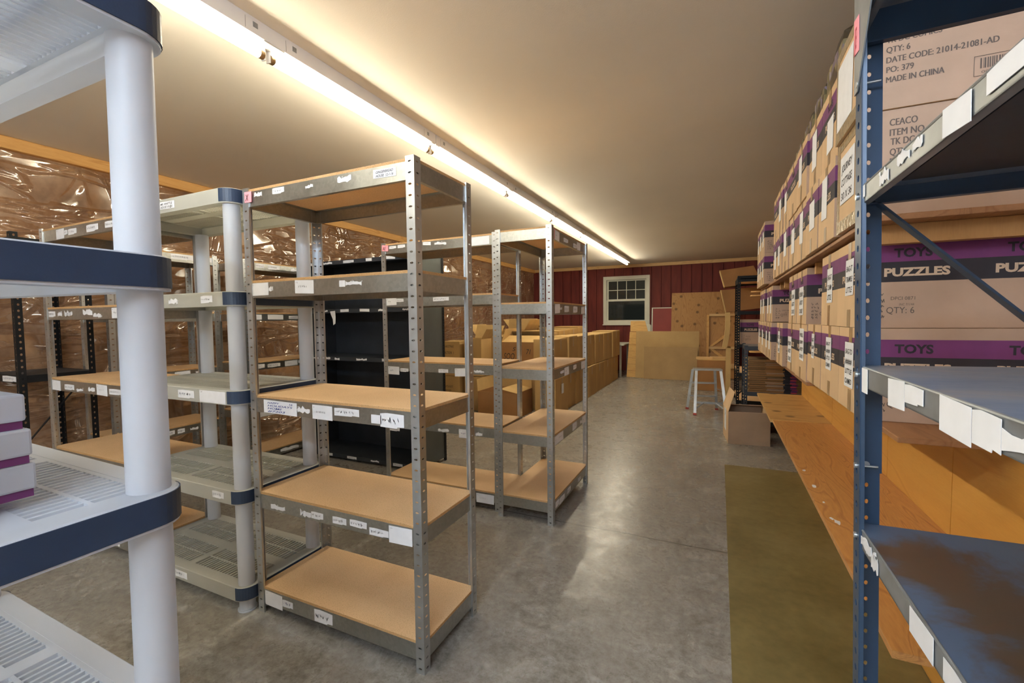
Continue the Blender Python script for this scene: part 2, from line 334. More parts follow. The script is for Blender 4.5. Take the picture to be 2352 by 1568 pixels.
# ---------------------------------------------------------------- mesh builder
_TXT = {}
def text_geo(s, bold, shear):
    key = (s, bold, shear)
    if key not in _TXT:
        cu = bpy.data.curves.new('lettering', 'FONT'); cu.body = s; cu.size = 1.0; cu.offset = bold; cu.shear = shear
        cu.resolution_u = 3; cu.align_x = 'LEFT'
        o = bpy.data.objects.new('lettering', cu); me = o.to_mesh()
        vs = [tuple(v.co) for v in me.vertices]; fs = [tuple(p.vertices) for p in me.polygons]
        o.to_mesh_clear(); bpy.data.objects.remove(o); bpy.data.curves.remove(cu)
        x0 = min((v[0] for v in vs), default=0); x1 = max((v[0] for v in vs), default=1)
        _TXT[key] = ([(v[0] - x0, v[1], v[2]) for v in vs], fs, x1 - x0)
    return _TXT[key]

class Frame:
    """a plane: origin o, right r, up u, normal n"""
    def __init__(s, o, r, u):
        s.o, s.r, s.u = Vector(o), Vector(r).normalized(), Vector(u).normalized(); s.n = s.r.cross(s.u)
    def p(s, a, b, c=0.0): return tuple(s.o + s.r * a + s.u * b + s.n * c)

class MB:
    def __init__(s): s.v, s.f, s.mi, s.m = [], [], [], []
    def slot(s, m):
        if m not in s.m: s.m.append(m)
        return s.m.index(m)
    def add(s, vs, fs, m):
        k = len(s.v); i = s.slot(m); s.v += [tuple(v) for v in vs]
        for f in fs: s.f.append(tuple(k + q for q in f)); s.mi.append(i)
    def box(s, x0, x1, y0, y1, z0, z1, m):
        s.add([(x0, y0, z0), (x1, y0, z0), (x1, y1, z0), (x0, y1, z0), (x0, y0, z1), (x1, y0, z1), (x1, y1, z1), (x0, y1, z1)],
              [(0, 3, 2, 1), (4, 5, 6, 7), (0, 1, 5, 4), (1, 2, 6, 5), (2, 3, 7, 6), (3, 0, 4, 7)], m)
    def hexa(s, a, b, m):                     # two matching quads (4 pts each) joined into a solid
        s.add(list(a) + list(b), [(3, 2, 1, 0), (4, 5, 6, 7), (0, 1, 5, 4), (1, 2, 6, 5), (2, 3, 7, 6), (3, 0, 4, 7)], m)
    def bar(s, p0, p1, wx, wy, m, up=(0, 0, 1)):          # rectangular bar between two points
        p0, p1 = Vector(p0), Vector(p1); d = (p1 - p0).normalized(); up = Vector(up)
        if abs(d.dot(up)) > .98: up = Vector((0, 1, 0))
        r = d.cross(up).normalized() * wx / 2; u = r.cross(d).normalized() * wy / 2
        q = [-r - u, r - u, r + u, -r + u]
        s.hexa([p0 + k for k in q], [p1 + k for k in q], m)
    def tube(s, p0, p1, r, m, n=16, r1=None, caps=True):
        p0, p1 = Vector(p0), Vector(p1); d = (p1 - p0).normalized(); a = d.orthogonal().normalized(); b = d.cross(a); r1 = r if r1 is None else r1
        vs = [p0 + (a * math.cos(t) + b * math.sin(t)) * r for t in [2 * PI * i / n for i in range(n)]] + [p1 + (a * math.cos(t) + b * math.sin(t)) * r1 for t in [2 * PI * i / n for i in range(n)]]
        fs = [(i, (i + 1) % n, n + (i + 1) % n, n + i) for i in range(n)]
        if caps: fs += [tuple(range(n - 1, -1, -1)), tuple(range(n, 2 * n))]
        s.add(vs, fs, m)
    def poly(s, fr, pts, m, t=0.0008, lift=0.0):   # flat polygon with thickness on a Frame
        n = len(pts); vs = [fr.p(a, b, lift) for a, b in pts] + [fr.p(a, b, lift + t) for a, b in pts]
        s.add(vs, [tuple(range(n - 1, -1, -1)), tuple(range(n, 2 * n))] + [(i, (i + 1) % n, n + (i + 1) % n, n + i) for i in range(n)], m)
    def card(s, fr, a, b, wd, h, m, t=0.0008, lift=0.0): s.poly(fr, [(a, b), (a + wd, b), (a + wd, b + h), (a, b + h)], m, t, lift)
    def text(s, fr, txt, a, b, size, m, bold=0.0, shear=0.0, lift=0.0012, fit=None, center=False):
        vs, fs, wd = text_geo(txt, bold, shear)
        sx = size if fit is None else fit / max(wd, 1e-6)
        if center: a -= wd * sx / 2
        s.add([fr.p(a + v[0] * sx, b + v[1] * size, lift) for v in vs], fs, m)
    def stroke(s, fr, pts, wd, m, lift=0.0012):
        for (a, b), (c, d) in zip(pts, pts[1:]):
            L = math.hypot(c - a, d - b)
            if L < 1e-6: continue
            nx, ny = -(d - b) / L * wd / 2, (c - a) / L * wd / 2; ex, ey = (c - a) / L * wd / 3, (d - b) / L * wd / 3
            s.add([fr.p(a + nx - ex, b + ny - ey, lift), fr.p(a - nx - ex, b - ny - ey, lift), fr.p(c - nx + ex, d - ny + ey, lift), fr.p(c + nx + ex, d + ny + ey, lift)], [(0, 1, 2, 3)], m)
    def scribble(s, fr, a, b, wd, h, m, rng, thick=None):   # one line of illegible handwriting
        thick = thick or h * .13; x = a
        while x < a + wd:
            k = rng.randint(3, 6); step = h * rng.uniform(.28, .5); pts = []
            for i in range(k):
                pts.append((x, b + h * (rng.uniform(0, .45) if i % 2 else rng.uniform(.5, 1.0)))); x += step * rng.uniform(.2, .8)
            s.stroke(fr, [p for p in pts if p[0] < a + wd], thick, m); x += h * rng.uniform(.15, .5)
    def build(s, name, parent=None, loc=None, smooth=False, bevel=0.0, solid=0.0):
        me = bpy.data.meshes.new(name); me.from_pydata(s.v, [], s.f); me.update()
        for m in s.m: me.materials.append(m)
        me.polygons.foreach_set('material_index', s.mi)
        if solid:                              # weld the sheet so that it thickens as one piece
            q = bmesh.new(); q.from_mesh(me); bmesh.ops.remove_doubles(q, verts=q.verts, dist=1e-5); bmesh.ops.recalc_face_normals(q, faces=q.faces); q.to_mesh(me); q.free()
        if smooth:
            me.polygons.foreach_set('use_smooth', [True] * len(s.f)); me.set_sharp_from_angle(angle=0.7)
        o = bpy.data.objects.new(name, me); COL.objects.link(o)
        if parent: o.parent = parent
        if loc is not None: o.location = loc
        if solid:
            md = o.modifiers.new('sheet', 'SOLIDIFY'); md.thickness = solid; md.offset = 0
        if bevel:
            md = o.modifiers.new('edge', 'BEVEL'); md.width = bevel; md.segments = 2; md.limit_method = 'ANGLE'; md.angle_limit = 0.9
        return o

def tag(o, label, cat, group=None, kind=None):
    if label: o['label'] = label
    if cat: o['category'] = cat
    if group: o['group'] = group
    if kind: o['kind'] = kind
    return o
def thing(name, label, cat, loc=(0, 0, 0), rz=0.0, group=None):
    o = bpy.data.objects.new(name, None); COL.objects.link(o); o.location = loc; o.rotation_euler = (0, 0, rz); o.empty_display_size = 0.1
    return tag(o, label, cat, group)
def struct(o): o['kind'] = 'structure'; return o
def inst(o, name, parent, loc=(0, 0, 0), rz=0.0):       # another object on the same mesh
    c = o.copy(); c.name = name; COL.objects.link(c); c.parent = parent; c.location = loc; c.rotation_euler = (0, 0, rz); return c
FY = lambda x, y, z: Frame((x, y, z), (1, 0, 0), (0, 0, 1))        # faces -Y
FXP = lambda x, y, z: Frame((x, y, z), (0, 1, 0), (0, 0, 1))       # faces +X
FXM = lambda x, y, z: Frame((x, y, z), (0, -1, 0), (0, 0, 1))      # faces -X
FZ = lambda x, y, z: Frame((x, y, z), (1, 0, 0), (0, 1, 0))        # faces up

# ---------------------------------------------------------------- the setting
XL, XR, YB, YF, ZC = -4.42, 1.22, -2.6, 10.93, 2.54
b = MB(); b.box(XL - .1, XR + .1, YB - .1, YF + .1, -0.12, 0, M_CONC); struct(b.build('floor'))
b = MB(); b.box(XL - .1, XR + .1, YB - .1, YF + .1, ZC, ZC + .1, M_CEIL); struct(b.build('ceiling'))
b = MB(); b.box(XL - .1, XL, YB - .1, YF + .1, 0, ZC, M_INSUL); struct(b.build('wall_left'))
b = MB(); b.box(XR, XR + .1, YB - .1, YF + .1, 0, ZC, M_SHELFDK); struct(b.build('wall_right'))
b = MB(); b.box(XL, XR, YB - .1, YB, 0, ZC, M_CEIL); struct(b.build('wall_back'))
# the far wall: vertical grooved siding with a window opening
WX0, WX1, WZ0, WZ1 = -2.55, -1.52, 1.15, 2.235
b = MB(); g0 = -1.014 - .2175 * 16; x = g0
b.box(XL, WX0, YF + .030, YF + .06, 0, ZC, M_REDWALL); b.box(WX1, XR, YF + .030, YF + .06, 0, ZC, M_REDWALL)
b.box(WX0, WX1, YF + .030, YF + .06, 0, WZ0, M_REDWALL); b.box(WX0, WX1, YF + .030, YF + .06, WZ1, ZC, M_REDWALL)
while x < XR:
    a0, a1 = max(x + .006, XL), min(x + .2175 - .006, XR)
    if a1 > a0:
        if a1 <= WX0 or a0 >= WX1: b.box(a0, a1, YF, YF + .030, 0, ZC, M_REDWALL)
        else:
            b.box(a0, a1, YF, YF + .030, 0, WZ0, M_REDWALL); b.box(a0, a1, YF, YF + .030, WZ1, ZC, M_REDWALL)
            if a0 < WX0: b.box(a0, WX0, YF, YF + .030, WZ0, WZ1, M_REDWALL)
            if a1 > WX1: b.box(WX1, a1, YF, YF + .030, WZ0, WZ1, M_REDWALL)
    x += .2175
struct(b.build('wall_far'))
b = MB(); b.box(XL + .001, XL + .05, YB, YF, ZC - .085, ZC - .001, M_PINE); struct(b.build('trim_1', bevel=.003))
b = MB(); b.box(XL + .05, XR, YF - .042, YF, ZC - .072, ZC - .001, M_PINEX); struct(b.build('trim_2', bevel=.003))
# window
win = struct(thing('window_1', None, None, ((WX0 + WX1) / 2, YF, WZ0)))
W2, HH = (WX1 - WX0) / 2, WZ1 - WZ0
b = MB()
for (x0, x1, z0, z1) in ((-W2 - .035, -W2 + .045, -.04, HH + .04), (W2 - .045, W2 + .035, -.04, HH + .04), (-W2 + .045, W2 - .045, HH - .045, HH + .04), (-W2 + .045, W2 - .045, -.04, .03)):
    b.box(x0, x1, -.022, .0, z0, z1, M_WHITEPAINT)
b.box(-W2 - .05, W2 + .05, -.035, -.0, -.055, -.032, M_WHITEPAINT)
b.build('window_frame', win, bevel=.004)
def sash(z0, z1, y, nx, nz):
    b = MB(); t = .04; x0, x1 = -W2 + .045, W2 - .045
    b.box(x0, x0 + t, y, y + .03, z0, z1, M_WHITEPAINT); b.box(x1 - t, x1, y, y + .03, z0, z1, M_WHITEPAINT)
    b.box(x0 + t, x1 - t, y, y + .03, z0, z0 + t, M_WHITEPAINT); b.box(x0 + t, x1 - t, y, y + .03, z1 - t * .8, z1, M_WHITEPAINT)
    for i in range(1, nx):
        xx = x0 + t + (x1 - x0 - 2 * t) * i / nx; b.box(xx - .008, xx + .008, y + .004, y + .026, z0 + t, z1 - t * .8, M_WHITEPAINT)
    for i in range(1, nz):
        zz = z0 + t + (z1 - z0 - 1.8 * t) * i / nz; b.box(x0 + t, x1 - t, y + .003, y + .027, zz - .008, zz + .008, M_WHITEPAINT)
    so = b.build('sash', win, bevel=.002)
    b = MB(); b.box(x0 + t - .004, x1 - t + .004, y + .013, y + .017, z0 + t - .004, z1 - t * .8 + .004, M_PANE); b.build('pane', so)
sash(.03, .555, .004, 1, 1); sash(.535, HH - .045, .036, 4, 2)
b = MB(); b.box(-W2 + .045, W2 - .045, .0, .06, .0, .03, M_WHITEPAINT); b.build('window_sill', win)
# crinkled plastic over the insulation
import mathutils.noise as mn
b = MB(); ny, nz = 150, 34; vs = []
for j in range(nz + 1):
    for i in range(ny + 1):
        y = YB + .05 + (YF - YB - .1) * i / ny; z = .02 + (ZC - .11) * j / nz
        d = .020 + .016 * mn.noise((y * 2.2, z * 2.6, 1.3)) + .007 * mn.noise((y * 7, z * 5 + y * 4, 4.1))
        vs.append((XL + max(.004, d), y, z))
b.add(vs, [(j * (ny + 1) + i, j * (ny + 1) + i + 1, (j + 1) * (ny + 1) + i + 1, (j + 1) * (ny + 1) + i) for j in range(nz) for i in range(ny)], M_FILM)
tag(b.build('plastic_sheet', smooth=True), 'clear crinkled plastic sheet covering the brown insulation of the left wall', 'plastic sheet')
# floor runner
b = MB(); b.box(.055, .676, -2.2, 4.20, .0005, .004, M_RUNNER)
tag(b.build('floor_runner'), 'olive brown vinyl runner lying on the concrete beside the plywood bench', 'floor mat')

# ---------------------------------------------------------------- lamps
def fixture(label, loc, rz, tube_m, n=2, L=1.226, group=None):
    t = thing('strip_light', label, 'ceiling light', loc, rz, group)
    b = MB(); tot = n * L
    b.box(-.06, .06, .004, tot - .004, -.066, 0, M_ENAMEL)
    for k in range(n + 1): b.box(-.056, .056, max(.006, k * L - .05), min(tot - .006, k * L + .05), -.070, -.066, M_ENAMEL)
    for k in range(n + 1):
        for dy in (-.09, .10):
            yy = k * L + dy
            if .02 < yy < tot - .02:
                b.box(.06, .0606, yy - .011, yy + .011, -.040, -.018, M_LIP); b.box(.06, .0606, yy - .045, yy - .044, -.06, -.012, M_CHAR)
    b.build('housing', t, bevel=.004)
    for k in range(n):
        b = MB(); b.tube((0, k * L + .032, -.099), (0, (k + 1) * L - .032, -.099), .0180, tube_m, 20); tb = b.build('fluorescent_tube', t, smooth=True)
        for e in (k * L + .016, (k + 1) * L - .036):
            b = MB(); b.tube((0, e, -.099), (0, e + .020, -.099), .0185, M_BRASS, 20); b.build('end_cap', tb, smooth=True)
    for k in range(n):
        for y in (k * L + .008, (k + 1) * L - .015):
            b = MB(); b.box(-.012, .012, y, y + .007, -.120, -.070, M_ENAMEL); b.build('lamp_holder', t, bevel=.002)
    return t
for k, nm in enumerate(('nearest of the four white strip lights in the ceiling row', 'second strip light from the camera in the ceiling row', 'third strip light from the camera in the ceiling row', 'farthest strip light of the ceiling row, by the red wall')):
    fixture(nm, (-1.837, .174 + 2.452 * k, ZC - .0005), 0, M_TUBEW, group='strip lights in the ceiling row')
fixture('strip light of the ceiling row behind the camera', (-1.837, -2.28, ZC - .0005), 0, M_TUBEW)
fixture('added cool white fill strip, out of view, across the ceiling just behind the camera', (.95, -1.0, ZC - .0005), PI / 2, M_TUBEC)  # unseen fixtures added to supply cool light from the camera side
fixture('added cool white fill strip, out of view, across the ceiling by the back wall', (.95, -2.0, ZC - .0005), PI / 2, M_TUBEC)

# ---------------------------------------------------------------- perforated posts
def perforated(b, fr, wd, H, pitch, hw, hh, m, u0=None, skip=None):
    """a strip wd wide and H tall on a Frame with one hole per pitch"""
    u0 = wd / 2 if u0 is None else u0
    n = int(H / pitch)
    for k in range(n):
        z0, z1 = k * pitch, (k + 1) * pitch if k < n - 1 else H
        zc = k * pitch + pitch / 2
        if skip and skip(k):
            b.add([fr.p(0, z0), fr.p(wd, z0), fr.p(wd, z1), fr.p(0, z1)], [(0, 1, 2, 3)], m); continue
        o = [(0, z0), (u0, z0), (wd, z0), (wd, zc), (wd, z1), (u0, z1), (0, z1), (0, zc)]
        c = .72
        i = [(u0 - hw * c, zc - hh * c), (u0, zc - hh), (u0 + hw * c, zc - hh * c), (u0 + hw, zc), (u0 + hw * c, zc + hh * c), (u0, zc + hh), (u0 - hw * c, zc + hh * c), (u0 - hw, zc)]
        b.add([fr.p(*q) for q in o] + [fr.p(*q) for q in i], [(j, (j + 1) % 8, 8 + (j + 1) % 8, 8 + j) for j in range(8)], m)

def galv_post_mesh(H, m, wd=.035):
    """L section, outer corner at the origin, flanges along +x (faces -y) and +y (faces -x), small lips"""
    b = MB()
    perforated(b, Frame((0, 0, 0), (1, 0, 0), (0, 0, 1)), wd, H, .0381, .0075, .0035, m)
    perforated(b, Frame((0, wd, 0), (0, -1, 0), (0, 0, 1)), wd, H, .0381, .0075, .0035, m)
    lip = .007
    b.add([(wd, 0, 0), (wd, lip, 0), (wd, lip, H), (wd, 0, H)], [(0, 1, 2, 3)], m)
    b.add([(0, wd, 0), (lip, wd, 0), (lip, wd, H), (0, wd, H)], [(3, 2, 1, 0)], m)
    return b
_POSTS = {}
def four_posts(t, wdt, dep, H, m, pw=.035, name='upright'):
    key = (H, m.name, pw)
    for (x, y, rz) in ((0, 0, 0), (wdt, 0, PI / 2), (wdt, dep, PI), (0, dep, -PI / 2)):
        if key not in _POSTS:
            o = galv_post_mesh(H, m, pw).build(name, t, (x, y, 0), solid=.0018); o.rotation_euler = (0, 0, rz); _POSTS[key] = o
        else: inst(_POSTS[key], name, t, (x, y, 0), rz)

def label_piece(parent, fr, a, z, wd, h, kind, rng, words=None, lift=.0006, label=None, wm=None):
    """a paper sticker on a beam; kind: card (clean), strip, torn, pink"""
    b = MB(); m = M_PINK if kind == 'pink' else M_PAPER
    if kind == 'torn':
        n = 7; top = [(a + wd * i / n, z + h * rng.uniform(.55, 1)) for i in range(n + 1)]; bot = [(a + wd * i / n, z + h * rng.uniform(0, .3)) for i in range(n, -1, -1)]
        b.poly(fr, bot[::-1] + top[::-1], m, .0006, lift)
        for _ in range(2):
            q = a + wd * rng.uniform(-.1, 1.05); s = h * rng.uniform(.12, .3); zz = z + h * rng.uniform(.0, .8)
            b.poly(fr, [(q, zz), (q + s, zz + s * .2), (q + s * .8, zz + s * .9), (q + s * .1, zz + s * .7)], m, .0006, lift)
    elif kind == 'strip':
        j = lambda s: rng.uniform(-s, s)
        b.poly(fr, [(a, z + j(.002)), (a + wd * .7, z), (a + wd * .72, z + h * .1), (a + wd, z + h * .1 + j(.002)), (a + wd, z + h * .95), (a + wd * .3, z + h), (a, z + h * .93)], m, .0006, lift)
    else:
        j = rng.uniform(-.0025, .0025)
        b.poly(fr, [(a, z - j), (a + wd, z + j), (a + wd, z + h + j), (a, z + h - j)], m, .0006, lift)
    L = lift + .0011; ink = wm or rng.choice((M_PALEINK, M_INK, M_PALEINK, M_BLUEINK))
    if words:
        n = len(words); lh = h * .86 / n
        for i, s in enumerate(words):
            sz = min(lh * .95, .9); b.text(fr, s, a + wd * .12, z + h * .93 - lh * (i + 1) + lh * .12, sz * 1.0, wm or M_INK, .012, .25, L, fit=wd * min(.76, .11 + len(s) * .085 if n > 1 else .5))
    elif kind == 'strip' and h > .016:
        b.scribble(fr, a + wd * .08, z + h * .3, wd * .72, h * .42, ink, rng)
    elif kind == 'card' and wd > .05:
        b.scribble(fr, a + wd * .06, z + h * .78, .01, h * .14, M_INK, rng)
        if rng.random() < .5: b.scribble(fr, a + wd * .2, z + h * .42, wd * rng.uniform(.25, .6), h * .2, ink, rng)
    return tag(b.build('paper_label', parent), label, None)

def rivet_shelf(label, loc, wdt, dep, levels, H=1.829, seed=1, front=(), side=(), group='galvanised rivet shelving units', post=None, beam=None, rz=0.0, frontbeams=None):
    """galvanised boltless shelving: four perforated L uprights, four beams and a particle board per level.
    front: (level, x0, x1, z0, z1, kind[, words, label, ink]) stickers on the -Y beams; side: the same along +X beams"""
    rng = random.Random(seed); post = post or M_POST; beam = beam or M_GALV
    t = thing('shelving_unit', label, 'shelving unit', loc, rz, group)
    four_posts(t, wdt, dep, H, post)
    bh, e = .062, .004
    for L, z in enumerate(levels):
        bm = MB(); zt, zb = z - .0105, z - .0105 - bh
        def beam_y(y, s):      # long beam; s=+1: outer face towards -Y
            k = MB(); y1 = y + s * .0022
            k.box(.003, wdt - .003, min(y, y1), max(y, y1), zb, zt, beam)
            k.box(.006, wdt - .006, min(y1, y + s * .016), max(y1, y + s * .016), zb, zb + .002, beam)
            k.box(.006, wdt - .006, min(y1, y + s * .020), max(y1, y + s * .020), zt - .0035, zt - .0015, beam)
            return k.build('beam', t)
        def beam_x(x, s):
            k = MB(); x1 = x + s * .0022
            k.box(min(x, x1), max(x, x1), .003, dep - .003, zb, zt, beam)
            k.box(min(x1, x + s * .016), max(x1, x + s * .016), .006, dep - .006, zb, zb + .002, beam)
            k.box(min(x1, x + s * .020), max(x1, x + s * .020), .006, dep - .006, zt - .0035, zt - .0015, beam)
            return k.build('beam', t)
        fb = beam_y(e, 1); beam_y(dep - e, -1); beam_x(e, 1); sb = beam_x(wdt - e, -1)
        k = MB(); zb0 = z - .012; c = .006
        k.box(.0045, wdt - .0045, .0045, dep - .0045, zb0 + .0004, z - .0006, M_PBEDGE)
        k.box(.0050, wdt - .0050, .0050, dep - .0050, z - .0006, z, M_PB); k.box(.006, wdt - .006, .006, dep - .006, zb0, zb0 + .0004, M_PB)
        k.build('shelf_board', t)
        for q in front:
            if q[0] == L: label_piece(fb, FY(0, e, 0), q[1], q[3], q[2] - q[1], q[4] - q[3], q[5], rng, *(q[6:7] or (None,)), lift=.0058 if q[5] == 'pink' else .0006, label=q[7] if len(q) > 7 else None, wm=q[8] if len(q) > 8 else None)
        for q in side:
            if q[0] == L: label_piece(sb, FXP(wdt - e, 0, 0), q[1], q[3], q[2] - q[1], q[4] - q[3], q[5], rng, *(q[6:7] or (None,)), lift=.0058 if q[5] == 'pink' else .0006, label=q[7] if len(q) > 7 else None, wm=q[8] if len(q) > 8 else None)
    return t

# X: the unit in the middle of the picture
X0 = -1.826
def sh(lst, x0): return [(q[0], q[1] - x0, q[2] - x0) + tuple(q[3:]) for q in lst]
rivet_shelf('tall galvanised shelving unit in the middle with pink X label and bare particle boards', (X0, 1.258, 0), .884, .38, (.116, .538, .958, 1.444, 1.823), seed=3, front=sh([
    (4, -1.812, -1.768, 1.768, 1.812, 'pink', ['X'], 'pink label marked X'), (4, -1.758, -1.711, 1.785, 1.808, 'torn'), (4, -1.647, -1.579, 1.783, 1.808, 'strip'), (4, -1.46, -1.42, 1.78, 1.80, 'torn'), (4, -1.293, -1.225, 1.778, 1.806, 'torn'),
    (4, -1.122, -1.02, 1.772, 1.802, 'card', ['GINGERBREAD', 'HOUSE  12-1-16']),
    (3, -1.798, -1.692, 1.380, 1.432, 'card'), (3, -1.690, -1.664, 1.393, 1.418, 'torn'), (3, -1.536, -1.433, 1.380, 1.432, 'card'), (3, -1.299, -1.27, 1.398, 1.422, 'card'), (3, -1.268, -1.19, 1.398, 1.422, 'torn'),
    (2, -1.748, -1.55, .886, .940, 'card', ['HAPPY         16', 'HOLIDAYS', 'HOME', '#7203'], None, M_BLUEINK), (2, -1.546, -1.476, .900, .932, 'torn'), (2, -1.462, -1.355, .884, .940, 'card'), (2, -1.344, -1.219, .908, .938, 'strip'), (2, -1.161, -1.114, .893, .925, 'card'), (2, -1.118, -1.011, .882, .936, 'strip'),
    (1, -1.728, -1.642, .472, .498, 'torn'), (1, -1.551, -1.49, .472, .505, 'torn'), (1, -1.488, -1.422, .476, .505, 'strip'), (1, -1.371, -1.299, .478, .506, 'strip'), (1, -1.281, -1.197, .482, .510, 'strip'), (1, -1.184, -1.093, .468, .497, 'strip'), (1, -1.091, -.986, .459, .522, 'card'),
    (0, -1.786, -1.679, .037, .100, 'card'), (0, -1.678, -1.615, .058, .088, 'strip'), (0, -1.489, -1.389, .048, .100, 'strip')], X0))
# AE
A0 = -2.235
rivet_shelf('galvanised shelving unit with pink AE label standing behind the middle unit', (A0, 2.576, 0), .940, .38, (.127, .562, .978, 1.441, 1.822), seed=5, front=sh([
    (4, -2.226, -2.169, 1.770, 1.812, 'pink', ['AE'], 'pink label marked AE'), (4, -2.165, -2.102, 1.784, 1.803, 'strip'), (4, -2.087, -2.023, 1.784, 1.806, 'strip'), (4, -1.869, -1.804, 1.786, 1.808, 'card'), (4, -1.772, -1.678, 1.776, 1.806, 'torn'), (4, -1.49, -1.35, 1.755, 1.808, 'card'),
    (3, -2.200, -2.11, 1.380, 1.430, 'card'), (3, -2.11, -2.047, 1.401, 1.425, 'strip'), (3, -1.794, -1.665, 1.400, 1.427, 'strip'), (3, -1.551, -1.521, 1.405, 1.423, 'strip'),
    (2, -2.199, -2.099, .877, .935, 'card'), (2, -2.089, -2.018, .899, .925, 'strip'), (2, -1.759, -1.681, .907, .932, 'strip'), (2, -1.627, -1.521, .888, .942, 'card'), (2, -1.475, -1.402, .915, .938, 'torn'),
    (1, -2.199, -2.108, .459, .487, 'strip'), (1, -1.773, -1.683, .490, .520, 'torn'), (1, -1.603, -1.521, .468, .528, 'card'), (1, -1.472, -1.421, .491, .523, 'torn'),
    (0, -1.474, -1.340, .042, .104, 'card')], A0))
# the end unit, its long side on the aisle
E0 = -1.283
rivet_shelf('galvanised shelving unit at the aisle end, narrow side to the camera', (E0, 2.528, 0), .375, .795, (.150, .558, .968, 1.373, 1.822), seed=7, side=[
    (4, .045, .052, 1.752, 1.812, 'pink', None, 'pink label edge'), (4, .06, .155, 1.750, 1.808, 'card'), (4, .245, .333, 1.764, 1.79, 'strip'), (4, .45, .534, 1.756, 1.786, 'strip'), (4, .536, .618, 1.752, 1.806, 'card'),
    (3, .065, .158, 1.304, 1.360, 'card'), (3, .16, .20, 1.325, 1.345, 'torn'), (3, .252, .344, 1.312, 1.354, 'strip'), (3, .446, .542, 1.310, 1.355, 'strip'), (3, .644, .735, 1.304, 1.356, 'card'),
    (2, .161, .232, .916, .940, 'torn'), (2, .246, .338, .898, .950, 'card'), (2, .441, .513, .917, .948, 'strip'), (2, .640, .735, .900, .954, 'card'),
    (1, .04, .115, .488, .542, 'card'), (1, .116, .213, .490, .545, 'card'), (1, .418, .514, .494, .544, 'strip'), (1, .60, .652, .50, .53, 'torn'), (1, .658, .750, .488, .543, 'card'),
    (0, .055, .117, .092, .130, 'strip'), (0, .130, .235, .084, .124, 'strip'), (0, .298, .366, .094, .130, 'strip'), (0, .543, .611, .090, .116, 'strip')])
# V: left of the plastic unit
V0 = -3.640
rivet_shelf('galvanised shelving unit at far left beside the grey plastic unit', (V0, 1.245, 0), .884, .38, (.122, .535, .952, 1.367, 1.822), seed=11, front=[
    (4, .20, .29, 1.752, 1.806, 'card'), (4, .292, .33, 1.77, 1.795, 'strip', None, None, M_REDINK), (4, .34, .43, 1.765, 1.797, 'strip'), (4, .54, .66, 1.762, 1.80, 'strip'), (4, .73, .83, 1.766, 1.80, 'strip'),
    (3, .05, .13, 1.31, 1.345, 'strip'), (3, .16, .21, 1.31, 1.345, 'torn'), (3, .24, .33, 1.31, 1.35, 'torn'), (3, .45, .55, 1.315, 1.352, 'torn'), (3, .56, .64, 1.30, 1.33, 'torn'), (3, .75, .846, 1.298, 1.352, 'card'),
    (2, .04, .14, .88, .938, 'card'), (2, .19, .30, .89, .922, 'strip'), (2, .33, .40, .885, .91, 'torn'), (2, .46, .53, .89, .92, 'torn'), (2, .55, .66, .880, .938, 'card'), (2, .68, .82, .892, .922, 'strip'),
    (0, .38, .46, .06, .09, 'torn'), (0, .62, .70, .052, .086, 'torn')])
# two units along the left wall, long side facing +X
def wall_unit(label, y0, ln, seed, side):
    return rivet_shelf(label, (-4.13, y0, 0), .38, ln, (.09, .480, .912, 1.352, 1.806), seed=seed, side=side, H=1.812)
wall_unit('galvanised shelving unit against the plastic covered wall behind the grey plastic unit', 1.60, .74, 13, [
    (4, .40, .56, 1.752, 1.792, 'strip'), (4, .64, .70, 1.755, 1.79, 'card'), (2, .39, .50, .86, .895, 'card'), (2, .54, .60, .86, .89, 'torn'), (1, .29, .37, .42, .455, 'strip'), (1, .39, .44, .42, .455, 'strip'), (1, .48, .54, .42, .45, 'torn'), (3, .34, .46, 1.30, 1.335, 'strip')])
wall_unit('galvanised shelving unit with pink AC label against the plastic covered wall', 2.56, .885, 17, [
    (4, .045, .085, 1.746, 1.79, 'pink', ['AC'], 'pink label marked AC'), (4, .12, .2, 1.752, 1.79, 'strip'), (4, .24, .36, 1.75, 1.79, 'strip'), (4, .48, .60, 1.75, 1.785, 'torn'),
    (3, .04, .16, 1.29, 1.335, 'card'), (3, .22, .38, 1.29, 1.335, 'card'), (3, .44, .66, 1.295, 1.325, 'strip'), (2, .05, .17, .85, .89, 'strip'), (2, .2, .33, .85, .885, 'strip'), (2, .38, .52, .845, .893, 'card'), (2, .53, .66, .862, .89, 'strip'),
    (1, .06, .3, .41, .462, 'card'), (0, .3, .5, .03, .07, 'torn')])

